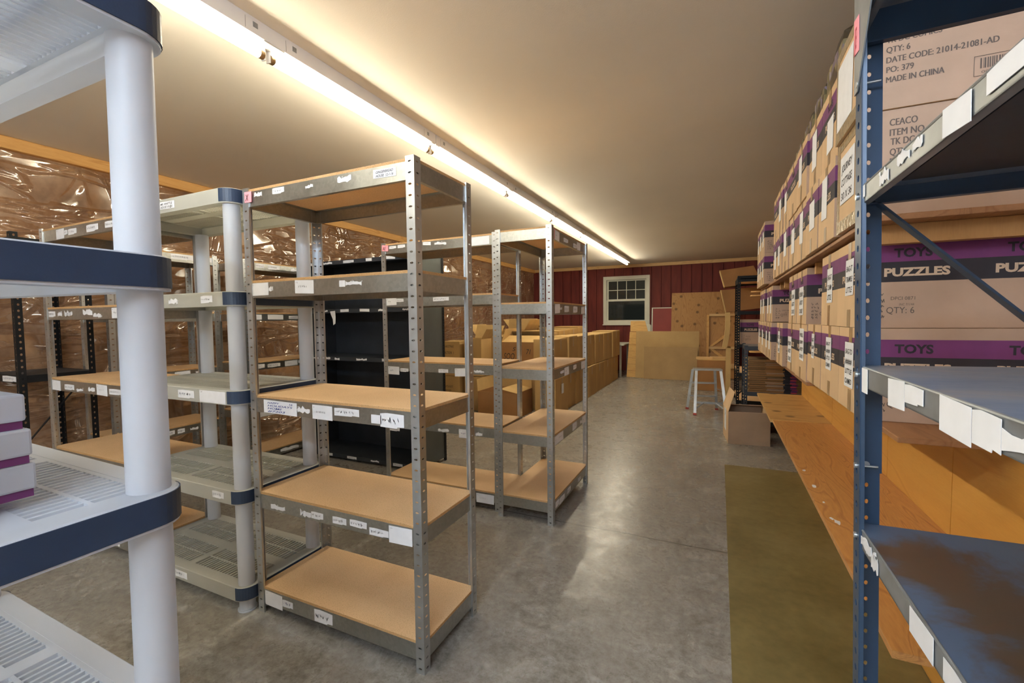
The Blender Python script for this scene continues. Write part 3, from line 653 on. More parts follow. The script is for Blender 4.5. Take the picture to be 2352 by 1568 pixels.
# ---------------------------------------------------------------- plastic units
def plastic_unit(label, loc, labels, seed, lean=0.0, body=None, H=1.83, tone=None):
    rng = random.Random(seed); wdt, dep = .905, .450
    t = thing('plastic_shelving_unit', label, 'shelving unit', loc); t.rotation_euler = (0, lean, 0)
    P, S = (tone or M_WHITEPL), (body or M_GREYPL)
    levels = (.116, .544, .978, 1.400, 1.830); r = .033; ins = .047; RC = .055; rim = .062; bw = .042
    def outline(off=0.0, n=6):
        pts = []
        for cx, cy, a0 in ((wdt - RC, RC, -PI / 2), (wdt - RC, dep - RC, 0), (RC, dep - RC, PI / 2), (RC, RC, PI)):
            for i in range(n + 1):
                a = a0 + PI / 2 * i / n; pts.append((cx + (RC + off) * math.cos(a), cy + (RC + off) * math.sin(a)))
        return pts
    first = None
    for L, z in enumerate(levels):
        if first is None or L == 99:
            b = MB(); o = outline(); n = len(o); i_ = [(min(max(x, bw), wdt - bw), min(max(y, bw), dep - bw)) for x, y in o]
            vs = [(x, y, -rim) for x, y in o] + [(x, y, -.003) for x, y in o] + [(.003 + x * (1 - .006 / wdt), .003 + y * (1 - .006 / dep), 0) for x, y in o] + [(x, y, 0) for x, y in i_] + [(x, y, -rim) for x, y in i_]
            fs = []
            for ring in range(4):
                for i in range(n): fs.append((ring * n + i, ring * n + (i + 1) % n, (ring + 1) * n + (i + 1) % n, (ring + 1) * n + i))
            for i in range(n): fs.append((4 * n + i, 4 * n + (i + 1) % n, (i + 1) % n, i))
            b.add(vs, fs, S)
            # deck: cross bands and slats
            x0, x1, y0, y1 = bw, wdt - bw, bw, dep - bw; d = -.022; mx = wdt / 2; my = dep / 2
            b.box(x0, x1, my - .028, my + .028, d, -.0005, S); b.box(mx - .021, mx + .021, y0, my - .028, d, -.0005, S); b.box(mx - .021, mx + .021, my + .028, y1, d, -.0005, S)
            b.box(x0, x0 + .018, y0, y1, d, -.0006, S); b.box(x1 - .018, x1, y0, y1, d, -.0006, S)
            b.box(x0, x1, y0, y0 + .010, d, -.0007, S); b.box(x0, x1, y1 - .010, y1, d, -.0007, S)
            for ya, yb in ((y0 + .010, my - .028), (my + .028, y1 - .010)):
                ym = (ya + yb) / 2; b.box(x0 + .018, x1 - .018, ym - .004, ym + .004, d + .006, -.0008, S)
                for xa, xb in ((x0 + .018, mx - .021), (mx + .021, x1 - .018)):
                    k = int((xb - xa) / .0190); st = (xb - xa) / k
                    for q in range(1, k): b.box(xa + q * st - .0033, xa + q * st + .0033, ya, yb, d, -.001, S)
            sh_ = b.build('shelf', t, (0, 0, z)); first = sh_
        else: sh_ = inst(first, 'shelf', t, (0, 0, z))
        if L == 0:
            # the dark strips run along both short sides and wrap the corners
            o = outline(.0022, 8); m_ = len(o) // 4; bands = []
            for lo, hi in ((0, 2 * m_), (2 * m_, 4 * m_)):
                b = MB()
                for i in range(lo, hi - 1):
                    (xa, ya), (xb, yb) = o[i], o[i + 1]
                    ca = (wdt / 2 + (xa - wdt / 2) * .994, dep / 2 + (ya - dep / 2) * .99); cb = (wdt / 2 + (xb - wdt / 2) * .994, dep / 2 + (yb - dep / 2) * .99)
                    zt = -.003; zb = -rim + .005
                    b.hexa([(xa, ya, zb), (xb, yb, zb), (*cb, zb), (*ca, zb)], [(xa, ya, zt), (xb, yb, zt), (*cb, zt), (*ca, zt)], M_NAVY)
                bands.append(tag(b.build('trim_band', sh_), 'navy trim band', None))
        else:
            for band in bands: tag(inst(band, 'trim_band', sh_), 'navy trim band', None)
        for q in labels:
            if q[0] == L: label_piece(sh_, FY(0, -.0005, 0), q[1], q[3], q[2] - q[1], q[4] - q[3], q[5], rng, q[6] if len(q) > 6 else None, label=q[7] if len(q) > 7 else None)
    po = None
    for k in range(len(levels)):
        za = levels[k - 1] if k else 0.0; zb = levels[k] - rim
        for x, y in ((ins, ins), (wdt - ins, ins), (wdt - ins, dep - ins), (ins, dep - ins)):
            b = MB()
            if k == 0: b.tube((0, 0, 0), (0, 0, .006), r * 1.18, P, 24); b.tube((0, 0, .006), (0, 0, zb - za), r * .98, P, 24)
            else: b.tube((0, 0, 0), (0, 0, zb - za), r, P, 28, r * .99)
            b.build('post', t, (x, y, za), smooth=True)
    return t
plastic_unit('light grey plastic shelving unit with pink W label between galvanised units', (-2.748, 1.203, 0), [
    (4, .02, .065, -.052, -.008, 'pink', ['W'], 'pink label marked W'), (4, .42, .54, -.046, -.014, 'card', ['MR. WHITTLE', 'HOUSE 10 @5']), (3, .03, .14, -.055, -.004, 'card'), (3, .15, .24, -.045, -.015, 'strip'), (3, .46, .53, -.048, -.018, 'torn'), (3, .70, .78, -.046, -.014, 'strip'),
    (2, .05, .19, -.046, -.016, 'strip'), (2, .50, .62, -.05, -.012, 'strip'), (2, .66, .84, -.058, -.006, 'card'), (1, .72, .80, -.046, -.014, 'strip'), (0, .08, .15, -.055, -.006, 'card'), (0, .38, .50, -.05, -.016, 'strip')], 21, body=M_GREYPL)
plastic_unit('white plastic shelving unit with navy bands, closest to the camera on the left', (-1.812, .045, 0), [], 22, lean=.012, body=M_WHITEPL)
# white game boxes stacked on its third shelf
for k, nm in enumerate(('bottom', 'middle', 'top')):
    t = thing('game_box', 'white game box with purple base, %s of the three stacked on white plastic shelf' % nm, 'box', (-1.345 + .004 * (k % 2), .10 - .004 * k, .9865 + .057 * k), 0, 'white and purple game boxes')
    b = MB(); b.box(.004, .316, .004, .226, 0, .013, M_PURPLE); b.build('base', t)
    b = MB(); b.box(0, .32, 0, .23, .0125, .0565, M_WHITEPL); b.build('lid', t, bevel=.004)

# ---------------------------------------------------------------- dark steel units
def dark_cabinet():
    t = thing('steel_shelf_cabinet', 'charcoal closed-sided steel shelving with pink AD label beside the left wall', 'shelving unit', (-3.545, 2.995, 0))
    W, D, H = 1.31, .38, 1.83; rng = random.Random(31)
    b = MB(); b.box(.003, W - .003, D - .003, D - .001, .04, H, M_CHAR); b.build('back_panel', t)
    for x in (.001, W - .003):
        b = MB(); b.box(x, x + .002, .002, D - .004, .03, H, M_CHARGREY if x > .1 else M_CHAR); b.build('side_panel', t)
    for x, y, rz in ((-.002, -.002, 0), (W + .002, -.002, PI / 2), (W + .002, D + .002, PI), (-.002, D + .002, -PI / 2)):
        b = MB(); perforated(b, Frame((0, 0, 0), (1, 0, 0), (0, 0, 1)), .03, H, .0254, .004, .004, M_BLACK); perforated(b, Frame((0, .03, 0), (0, -1, 0), (0, 0, 1)), .03, H, .0254, .004, .004, M_BLACK)
        o = b.build('upright', t, (x, y, 0), solid=.002); o.rotation_euler = (0, 0, rz)
    for k, z in enumerate((.055, .50, .947, 1.377, 1.81)):
        b = MB(); b.box(.004, W - .004, .003, D - .006, z - .003, z, M_CHAR); b.box(.03, W - .03, .0005, .003, z - .035, z, M_CHAR); b.box(.004, W - .004, D - .008, D - .006, z - .03, z - .003, M_CHAR)
        s = b.build('shelf', t); x = .05
        while x < W - .12:
            wd = rng.uniform(.05, .13); label_piece(s, FY(0, .0005, 0), x, z - .031 + rng.uniform(0, .006), wd, .024, rng.choice(('torn', 'strip', 'torn', 'card')), rng); x += wd + rng.uniform(.02, .2)
        if k == 4: label_piece(s, FY(0, -.004, 0), -.012, z - .045, .06, .045, 'pink', rng, ['AD'], label='pink label marked AD')
        if k == 3:
            b = MB(); b.poly(FY(0, -.001, 0), [(.34, z - .02), (.40, z - .015), (.405, z - .07), (.40, z - .13), (.375, z - .145), (.37, z - .09), (.35, z - .05)], M_PAPER, .001); b.build('paper_label', s)
dark_cabinet()
def angle_rack(label, loc, W, D, H, levels, m, shelves, brace, name='steel_rack', pw=.035, pitch=.0381, boards=None, group=None, rails=False):
    t = thing(name, label, 'shelving unit', loc, 0, group)
    for x, y, rz in ((0, 0, 0), (W, 0, PI / 2), (W, D, PI), (0, D, -PI / 2)):
        b = MB(); perforated(b, Frame((0, 0, 0), (1, 0, 0), (0, 0, 1)), pw, H, pitch, .006, .0075, m); perforated(b, Frame((0, pw, 0), (0, -1, 0), (0, 0, 1)), pw, H, pitch, .006, .0075, m)
        o = b.build('upright', t, (x, y, 0), solid=.002); o.rotation_euler = (0, 0, rz)
    for z in levels:
        b = MB()
        b.box(.003, W - .003, .004, .007, z - .045, z, m); b.box(.003, W - .003, D - .007, D - .004, z - .045, z, m); b.box(.004, .007, .008, D - .008, z - .045, z, m); b.box(W - .007, W - .004, .008, D - .008, z - .045, z, m)
        b.build('shelf_frame', t)
        if boards and z in boards:
            b = MB(); b.box(.008, W - .008, .008, D - .008, z - .016, z - .001, boards[z]); b.build('shelf_board', t)
    for p0, p1 in brace:
        b = MB(); b.bar(p0, p1, .018, .004, m, (0, 1, 0)); b.build('brace', t)
    return t
r_ = angle_rack('black steel rack post pair against the left wall at the picture edge', (-4.36, 1.19, 0), .50, .37, 1.83, (.1, .955, 1.80), M_BLACK, (), (((.497, .03, .55), (.497, .34, .95)),), boards={.1: M_PB, .955: M_CHAR, 1.80: M_PB})
label_piece(r_, FY(0, .0035, 0), .26, .915, .20, .036, 'strip', random.Random(4))

# ---------------------------------------------------------------- blue steel unit, right foreground
def blue_unit():
    W, D = .46, .92; xs, yf = .247, 1.0
    t = thing('blue_shelving_unit', 'blue steel shelving unit with worn metal shelves in the right foreground', 'shelving unit', (xs, yf - D, 0)); t.rotation_euler = (0, -.018, 0)
    rng = random.Random(41); H = 1.83
    for x, y, rz in ((0, 0, 0), (W, 0, PI / 2), (W, D, PI), (0, D, -PI / 2)):
        b = MB(); w_ = .037
        perforated(b, Frame((0, 0, 0), (1, 0, 0), (0, 0, 1)), w_, H, .0305, .0058, .0062, M_BLUE, .019); perforated(b, Frame((0, w_, 0), (0, -1, 0), (0, 0, 1)), w_, H, .0305, .003, .0045, M_BLUE, .019)
        b.add([(w_, 0, 0), (w_ + .001, .006, 0), (w_ + .001, .006, H), (w_, 0, H)], [(0, 1, 2, 3)], M_BLUE)
        o = b.build('upright', t, (x, y, 0), solid=.0022); o.rotation_euler = (0, 0, rz)
        if y > 0 and x == 0: far = o
    def shelf(z, lip, top, mtop, hem=.006):
        b = MB(); e = .003
        b.box(e, W - e, e, D - e, z - .0015, z, mtop)
        b.box(.05, W - .05, .05, D - .05, z - .004, z - .0016, M_CHAR)
        s = b.build('shelf', t)
        for (x0, x1, y0, y1) in ((e, e + .0022, e, D - e), (W - e - .0022, W - e, e, D - e)):
            b = MB(); b.box(x0, x1, y0, y1, z - lip, z, M_LIP); b.box(min(x0, x0 + (.012 if x0 < .1 else -.010)), max(x1, x0 + .012 if x0 < .1 else x1), y0, y1, z - lip, z - lip + .002, M_LIP)
            b.tube((x0 + .0011, y0, z - .0005), (x0 + .0011, y1, z - .0005), .0022, M_LIP, 8); l = b.build('front_lip', s)
            if x0 < .1: fl = l
        for y in (e, D - e - .002):
            b = MB(); b.box(e, W - e, y, y + .002, z - top, z - .0005, M_BLUE); b.box(e, W - e, min(y, y + (.014 if y < .1 else -.012)), max(y + .002, y + (.014 if y < .1 else 0)), z - top, z - top + .002, M_BLUE); b.build('end_lip', s)
        return s, fl
    s4, f4 = shelf(1.80, .034, .060, M_BLUETOP)
    s3, f3 = shelf(1.494, .030, .030, M_BLUETOP)
    s2, f2 = shelf(1.180, .034, .030, M_BLUETOP)
    s1, f1 = shelf(.890, .034, .030, M_RUST)
    s0, f0 = shelf(.10, .034, .030, M_BLUETOP)
    fr = FXM(.003, D, 0)                     # u runs from the far end towards the camera
    for par, z, items in ((f3, 1.494, ((.02, .028, .022, 'strip'), (.125, .04, .026, 'torn'), (.20, .045, .02, 'torn'), (.255, .03, .018, 'torn'), (.34, .062, .031, 'card'), (.43, .10, .022, 'strip'))),
                          (f2, 1.180, ((.008, .062, .042, 'card'), (.172, .064, .040, 'card'), (.237, .060, .024, 'strip'), (.342, .070, .040, 'card'), (.414, .05, .036, 'strip'), (.465, .1, .03, 'torn'))),
                          (f1, .890, ((.015, .08, .026, 'torn'), (.097, .035, .036, 'torn'), (.262, .072, .034, 'card'), (.36, .08, .03, 'strip'), (.50, .09, .03, 'card')))):
        for a, wd, h, kind in items: label_piece(par, fr, a, z - h - .001, wd, h, kind, rng, lift=.0012)
    # gusset plate with the pink label at the top of the far post
    b = MB(); b.poly(FXM(-.0016, D, 0), [(.0, 1.66), (.018, 1.66), (.11, 1.79), (.11, 1.83), (0, 1.83)], M_LIP, .002); g = b.build('gusset_plate', t)
    label_piece(g, FXM(-.0036, D, 0), .004, 1.725, .03, .06, 'pink', rng, ['JE'], label='pink label with red lettering', wm=M_REDINK)
    b = MB(); b.bar((.02, D - .006, 1.475), (W - .02, D - .006, 1.02), .004, .022, M_BLUE, (0, 1, 0)); b.build('brace', t)
    b = MB(); b.bar((.02, .008, 1.475), (W - .02, .008, 1.02), .004, .022, M_BLUE, (0, 1, 0)); b.build('brace', t)
    for z in (1.672, 1.478, 1.165, 1.000, .872):
        b = MB(); b.tube((-.004, D - .018, z), (.030, D - .018, z), .0022, M_BOLT, 10); b.tube((-.0045, D - .018, z), (-.001, D - .018, z), .0052, M_BOLT, 12); b.build('bolt', t, smooth=True)
    b = MB(); b.box(.002, .039, D - .0045, D - .0025, .985, 1.14, M_BLUE); b.build('splice_plate', t)
    b = MB(); b.tube((.016, D - .0065, 1.000), (.016, D - .001, 1.0), .0055, M_BOLT, 12); b.build('bolt', t, smooth=True)
blue_unit()

# ---------------------------------------------------------------- right side: panel, ledge, upper shelf, bench
pn = thing('plywood_backboard', 'upright orange plywood backboard between bench and carton ledge', 'plywood panel', (0, 0, 0))
for y0, y1 in ((1.15, 1.857), (1.862, 2.455), (2.460, 3.519), (3.524, 4.72)):
    b = MB(); b.box(.680, .698, y0, y1, 0, .930 if y1 < 2.6 else .9155, M_PANEL); b.build('panel', pn)
ld = thing('carton_ledge', 'low wooden ledge carrying the banded toy cartons along the right wall', 'shelf', (0, 0, 0))
b = MB(); b.box(.4335, 1.20, 1.494, 2.666, .931, .9462, M_SHELFDK); b.build('shelf_plank', ld, bevel=.002)
b = MB(); b.box(.405, 1.20, 2.669, 5.20, .9165, .9331, M_SHELFDK); b.build('shelf_plank', ld, bevel=.002)
us = thing('upper_carton_shelf', 'high wooden shelf loaded with two tiers of cartons along the right wall', 'shelf', (0, 0, 0))
b = MB(); b.box(.385, 1.21, 1.585, 3.39, 1.533, 1.550, M_SHELFDK); b.build('shelf_plank', us, bevel=.002)
b = MB(); b.box(.385, 1.21, 3.392, 5.235, 1.533, 1.550, M_SHELFDK); b.build('shelf_plank', us, bevel=.002)
for y in (1.66, 2.42, 2.64, 3.46, 3.80, 4.05):
    b = MB(); b.box(.43, 1.20, y, y + .038, 1.478, 1.532, M_PINEDK); b.build('bracket', us)
# the bench: two plywood sheets on legs hidden beneath
def sheet(nm, label, x0, x1, y0, y1, z, m, spots=()):
    t = thing(nm, label, 'plywood sheet', (0, 0, 0))
    b = MB(); b.box(x0, x1, y0, y1, z - .018, z - .0008, m); b.box(x0 + .0006, x1, y0 + .0006, y1, z - .0008, z, m); o = b.build('board', t, bevel=.0012)
    rng = random.Random(5)
    for sx, sy, r in spots:
        b = MB(); n = 9; b.poly(FZ(sx, sy, z), [(r * math.cos(2 * PI * i / n) * rng.uniform(.35, .8), r * math.sin(2 * PI * i / n) * rng.uniform(.7, 1.5)) for i in range(n)], M_PAPER, .0006); b.build('torn_paper', t)
    return t
bz = .558
t = sheet('bench_board', 'long orange plywood bench board with torn white paper scraps near its edge', .342, .679, 1.17, 3.512, bz, M_PLY, ((.364, 2.408, .010), (.368, 2.202, .016), (.370, 2.019, .008), (.378, 1.841, .018), (.366, 1.865, .009)))
t = sheet('bench_board', 'pale knotty plywood bench board beyond the long orange one', .328, .679, 3.5135, 4.71, bz + .003, M_PLYPALE)

# ---------------------------------------------------------------- cartons
def carton(name, label, cat, x0, x1, y0, y1, z0, h, style, seed, group, face='XM', words=(), tape=True, notes=(), rz=0.0, print_front=True):
    """style: toy (purple and black bands) | plain ; long printed face looks to -Y, tape ends look to -X"""
    rng = random.Random(seed); wx, wy = x1 - x0, y1 - y0
    t = thing(name, label, cat, (x0, y0, z0), rz, group)
    b = MB()
    if style == 'toy':
        za, zb_, zc = h * .485, h * .695, h * .882
        for lo, hi, m in ((0, za, M_CARD), (za, zb_, M_PRINT), (zb_, zc, M_PURPLE), (zc, h, M_CARD)):
            b.add([(0, 0, lo), (wx, 0, lo), (wx, wy, lo), (0, wy, lo), (0, 0, hi), (wx, 0, hi), (wx, wy, hi), (0, wy, hi)], [(1, 2, 6, 5), (2, 3, 7, 6), (3, 0, 4, 7)], m)
            b.add([(0, 0, lo), (wx, 0, lo), (wx, 0, hi), (0, 0, hi)], [(0, 1, 2, 3)], M_CARDSHADE if m is M_CARD else m)  # front face takes the shaded cardboard tone
        b.add([(0, 0, 0), (wx, 0, 0), (wx, wy, 0), (0, wy, 0), (0, 0, h), (wx, 0, h), (wx, wy, h), (0, wy, h)], [(0, 3, 2, 1), (4, 5, 6, 7)], M_CARD)
        fr = FY(0, 0, 0)
        if print_front:
            for a in (.073, .324):
                if a + .09 < wx:
                    b.text(fr, 'TOYS', a, zb_ + h * .048, h * .125, M_PRINT, .035, 0, .0008, fit=.090)
                    if a + .135 < wx: b.text(fr, 'PUZZLES', a - .023, za + h * .062, h * .115, M_TANPRINT, .045, 0, .0008, fit=.154)
            b.text(fr, 'QTY: 6', .058, h * .155, h * .095, M_GREYPRINT, 0, 0, .0008, fit=.067)
            b.text(fr, 'DPCI 0871', .068, h * .295, h * .05, M_GREYPRINT, 0, 0, .0008, fit=.058)
            b.text(fr, 'INC 7/1/44', .089, h * .235, h * .035, M_GREYPRINT, 0, 0, .0008, fit=.035)
            for k in range(5): b.scribble(fr, .023, h * (.09 + .06 * k), .032, h * .05, M_GREYPRINT, rng, .002)
        fe = FXM(0, wy, 0)
        b.text(fe, 'TOYS', wy * .36, zb_ + h * .048, h * .12, M_PRINT, .035, 0, .0008, fit=wy * .3)
        b.text(fe, 'PUZZLES', wy * .22, za + h * .05, h * .12, M_TANPRINT, .035, 0, .0008, fit=wy * .56)
    else:
        m2 = M_CARDSHADE  # shaded cardboard tone for the front face
        b.add([(0, 0, 0), (wx, 0, 0), (wx, wy, 0), (0, wy, 0), (0, 0, h), (wx, 0, h), (wx, wy, h), (0, wy, h)], [(0, 3, 2, 1), (4, 5, 6, 7), (1, 2, 6, 5), (2, 3, 7, 6), (3, 0, 4, 7)], M_CARD)
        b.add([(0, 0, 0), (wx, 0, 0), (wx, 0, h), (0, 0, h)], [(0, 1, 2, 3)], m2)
        fr = FY(0, 0, 0)
        for (s, a, z, sz, fit) in words:
            for q in (0, .0006, .0012): b.text(fr, s, a + q, z, sz, M_GREYPRINT, 0, 0, .0008 + q * .1, fit=fit)
        for (a, z, wd, hh) in notes:                  # bar code panel
            b.stroke(fr, [(a, z), (a + wd, z), (a + wd, z + hh), (a, z + hh), (a, z)], .0012, M_GREYPRINT)
            x = a + .012
            while x < a + wd - .012:
                k = rng.uniform(.001, .0035); b.add([fr.p(x, z + hh * .36, .0008), fr.p(x + k, z + hh * .36, .0008), fr.p(x + k, z + hh * .88, .0008), fr.p(x, z + hh * .88, .0008)], [(0, 1, 2, 3)], M_GREYPRINT); x += k + rng.uniform(.001, .003)
            b.text(fr, '00021081031546', a + .015, z + hh * .12, hh * .18, M_GREYPRINT, 0, 0, .0008, fit=wd * .75)
    b.build('carton_body', t)
    fe = FXM(0, wy, 0)                 # aisle end; u from far to near
    if tape:
        b = MB(); c = wy * .5
        b.card(fe, c - .019, h * .80, .038, h * .20, M_TAPE, .0006, .0009); b.box(0, wx, wy / 2 - .019, wy / 2 + .019, h, h + .0008, M_TAPE); b.build('packing_tape', t)
        b = MB(); b.card(fe, c - .019, 0, .038, h * rng.uniform(.2, .3), M_TAPE, .0006, .0009); b.build('packing_tape', t)
    if style == 'shiny':
        for q in ((0, 0, wy, h * .13), (0, h * .90, wy, h * .10), (0, h * .13, .03, h * .77)):
            b = MB(); b.card(fe, *q, M_CLEARTAPE, .0007, .0009); b.build('packing_tape', t)
    return t
def note(t, wy, h, a, z, wd, hh, rng, lines=3, words=None):
    """handwritten white sheet on the aisle end"""
    b = MB(); fe = FXM(0, wy, 0); j = rng.uniform(-.006, .006)
    b.poly(fe, [(a + j, z), (a + wd + j, z + rng.uniform(-.004, .004)), (a + wd, z + hh), (a, z + hh)], M_PAPER, .0008, .0016)
    if words:
        n = len(words)
        for i, s in enumerate(words): b.text(fe, s, a + wd * .10, z + hh * (.92 - .88 * (i + 1) / n) + .006, hh * .8 / n * .8, M_INK, .02, .2, .0028, fit=wd * .78)
    else:
        for i in range(lines): b.scribble(fe, a + wd * .10, z + hh * (.78 - .30 * i), wd * .78, hh * .13, M_INK, rng, hh * .018)
    return b.build('handwritten_note', t)
TXT1 = [('CEACO', 0.0628, 0.2572, 0.027, 0.0616), ('ITEM NO.: CEA3154', 0.0636, 0.2287, 0.027, 0.1656), ('TK DC COMICS', 0.066, 0.2033, 0.027, 0.1255), ('QTY: 6', 0.0649, 0.1744, 0.027, 0.0531), ('DATE CODE: 21014-21081-AD', 0.0655, 0.1475, 0.027, 0.2349), ('PO: 379', 0.0655, 0.122, 0.027, 0.0577), ('MADE IN CHINA', 0.0655, 0.0955, 0.027, 0.127)]
TXT2 = [('CEACO', 0.0581, 0.2349, 0.0231, 0.0577), ('ITEM NO.: CEA3154', 0.0581, 0.2079, 0.0231, 0.154), ('TK DC COMICS', 0.0581, 0.1813, 0.0231, 0.1193), ('QTY: 6', 0.0581, 0.1544, 0.0231, 0.0524), ('DATE CODE: 21014-21081-AD', 0.0588, 0.1263, 0.0231, 0.2341), ('PO: 379', 0.0594, 0.0997, 0.0231, 0.0601), ('MADE IN CHINA', 0.0594, 0.0724, 0.0231, 0.1255)]
rng = random.Random(77)
G_U, G_L = 'cartons on the upper wooden shelf', 'banded toy cartons on the low ledge'
t = carton('carton', 'plain taped carton at the near end of the upper shelf, lower of two', 'carton', .372, .862, 1.640, 1.925, 1.5515, .302, 'shiny', 1, G_U, words=TXT1, tape=False)
note(t, .285, .302, .045, .092, .17, .155, rng, words=['JOURNEY', 'COTTAGE', '30 X 36'])
t = carton('carton', 'plain taped carton at the near end of the upper shelf, topmost under the ceiling', 'carton', .362, .855, 1.632, 1.917, 1.8548, .297, 'shiny', 2, G_U, words=TXT2, tape=False, notes=((.246, .047, .146, .051),))
note(t, .285, .297, .023, .038, .185, .21, rng)
ordn = ['second', 'third', 'fourth', 'fifth', 'sixth', 'seventh', 'eighth', 'ninth', 'tenth', 'eleventh', 'twelfth']
ups = [(1.952, 2.233), (2.245, 2.526), (2.533, 2.834), (2.841, 3.142), (3.149, 3.404), (3.411, 3.666), (3.673, 3.927)]
for i, (y0, y1) in enumerate(ups):
    for lv in (0, 1):
        z0 = 1.5515 if lv == 0 else 1.8388
        o = rng.uniform(-.006, .006)
        t = carton('carton', 'purple banded carton on the upper shelf, %s tier, %s from the blue unit' % (('lower', 'upper')[lv], ordn[i]), 'carton', .371 + o, .816 + o, y0, y1, z0, .2855, 'toy', 100 + i * 2 + lv, G_U, print_front=(i == 0))
        k = rng.random()
        if i in (0, 1, 2, 4, 5) or lv == 0: note(t, y1 - y0, .285, rng.uniform(.06, .11), rng.uniform(.05, .10), rng.uniform(.085, .115), rng.uniform(.12, .16), rng)
far = [(4.443, 4.690), (4.697, 4.944), (4.951, 5.198)]
for i, (y0, y1) in enumerate(far):
    for lv in (0, 1):
        t = carton('carton', 'banded carton far along the upper shelf, %s tier, %s past the gap' % (('lower', 'upper')[lv], ('nearest', 'middle', 'last')[i]), 'carton', .3465, .785, y0, y1, 1.5515 + .268 * lv, .2665, 'toy', 140 + i * 2 + lv, G_U, print_front=(i == 0))
        note(t, y1 - y0, .266, .077, .062, .092, .13, rng)
t = carton('carton', 'low plain carton filling the gap on the upper shelf under the small blue box', 'carton', .40, .77, 3.958, 4.204, 1.5515, .1925, 'plain', 150, G_U)
b = MB(); b.box(0, .14, 0, .077, 0, .065, M_CYAN); b.box(-.0006, 0, .015, .062, .015, .046, M_PAPER)
tag(b.build('blue_box', loc=(.408, 3.989, 1.7452), bevel=.003), 'small bright blue box in the gap between cartons on the upper shelf', 'box')
lows = [(0.4066, 1.7017, 2.0174, .9474, 0.2818), (0.4073, 2.0236, 2.3408, .9474, 0.2818), (0.4058, 2.347, 2.6627, .9474, 0.2818), (0.4019, 2.6758, 3.0338, .9344, 0.2911), (0.4066, 3.0415, 3.4034, .9344, 0.2895), (0.385, 3.465, 3.7961, .9344, 0.2895), (0.3634, 3.9501, 4.1811, .9344, 0.2864), (0.3619, 4.1888, 4.4121, .9344, 0.288), (0.3634, 4.466, 4.8048, .9344, 0.2895), (0.3619, 4.8202, 5.159, .9344, 0.2895)]
nn = ['nearest the blue unit'] + [o + ' from the blue unit' for o in ordn]
notes = {0: ['BAG-TO', '#####', 'LITTLE', 'CLAIMED'], 1: ['BAG-IT', '####', 'LITTLE', 'CLAIMED'], 2: ['BAG-IT', 'CLAIM', 'LITTLE'], 3: ['PEEL', 'BUNNY', 'ARTIST', 'DUKE'], 4: ['PEEL BUNNY', 'ARTIST', 'DUKE'], 5: ['PUZZLES', 'ART', 'DUKE']}
for i, (x, y0, y1, z0, h) in enumerate(lows):
    t = carton('carton', 'purple banded toy carton in the bottom row on the ledge, %s' % nn[i], 'carton', x, x + .462, y0, y1, z0, h, 'toy', 200 + i, G_L, print_front=i in (0, 5, 6, 8))
    wd = y1 - y0
    pos = {0: (0.0924, 0.077, 0.1078, 0.154), 1: (0.1001, 0.104, 0.0924, 0.1309), 2: (0.1155, 0.1232, 0.0616, 0.1155), 3: (0.154, 0.1001, 0.1309, 0.1694), 4: (0.0385, 0.0462, 0.1463, 0.1617), 5: (0.1001, 0.077, 0.1001, 0.154)}.get(i, (0.0693, 0.077, 0.0847, 0.1386))
    note(t, wd, h, *pos, rng, words=notes.get(i))
upl = [(0.4066, 1.7302, 2.0636), (0.4081, 2.0713, 2.3639), (0.4066, 2.7335, 3.0415), (0.405, 3.0492, 3.3572), (0.385, 4.1349, 4.3582), (0.385, 4.3659, 4.5892), (0.3735, 4.6354, 4.8972), (0.3735, 4.9049, 5.159)]
un = {0: ['BAG-IT', 'TRAMPLE', 'LITTLE'], 1: ['BAG-IT', 'CLAIM', 'LITTLE'], 2: ['PEEL BUNNY', 'ARTIST', 'DUKE'], 3: ['PEEL BUNNY', 'ARTIST', 'DUKE']}
for i, (x, y0, y1) in enumerate(upl):
    z0 = {0: 1.2308, 1: 1.2308, 2: 1.2275, 3: 1.2275}.get(i, 1.226)
    t = carton('carton', 'purple banded toy carton in the second row above the ledge, %s' % nn[i], 'carton', x, x + .462, y0, y1, z0, .2885, 'toy', 230 + i, G_L, print_front=i in (0, 2, 4, 6))
    note(t, y1 - y0, 0.2885, *((0.1232, 0.1078, 0.1001, 0.1232), (0.1155, 0.0924, 0.0924, 0.1386), (0.0924, 0.0462, 0.1309, 0.154), (0.1232, 0.0462, 0.1309, 0.154))[i] if i < 4 else (0.0616, 0.0693, 0.0924, 0.1386), rng, words=un.get(i))
    if i == 2:
        b = MB(); b.card(FY(0, 0, 0), .077, .015, .10, .089, M_PAPER, .0008, .0014)
        for k in range(4): b.scribble(FY(0, 0, 0), .086, .027 + k * .017, .07, .008, M_PALEINK, rng, .0015)
        b.build('shipping_label', t)
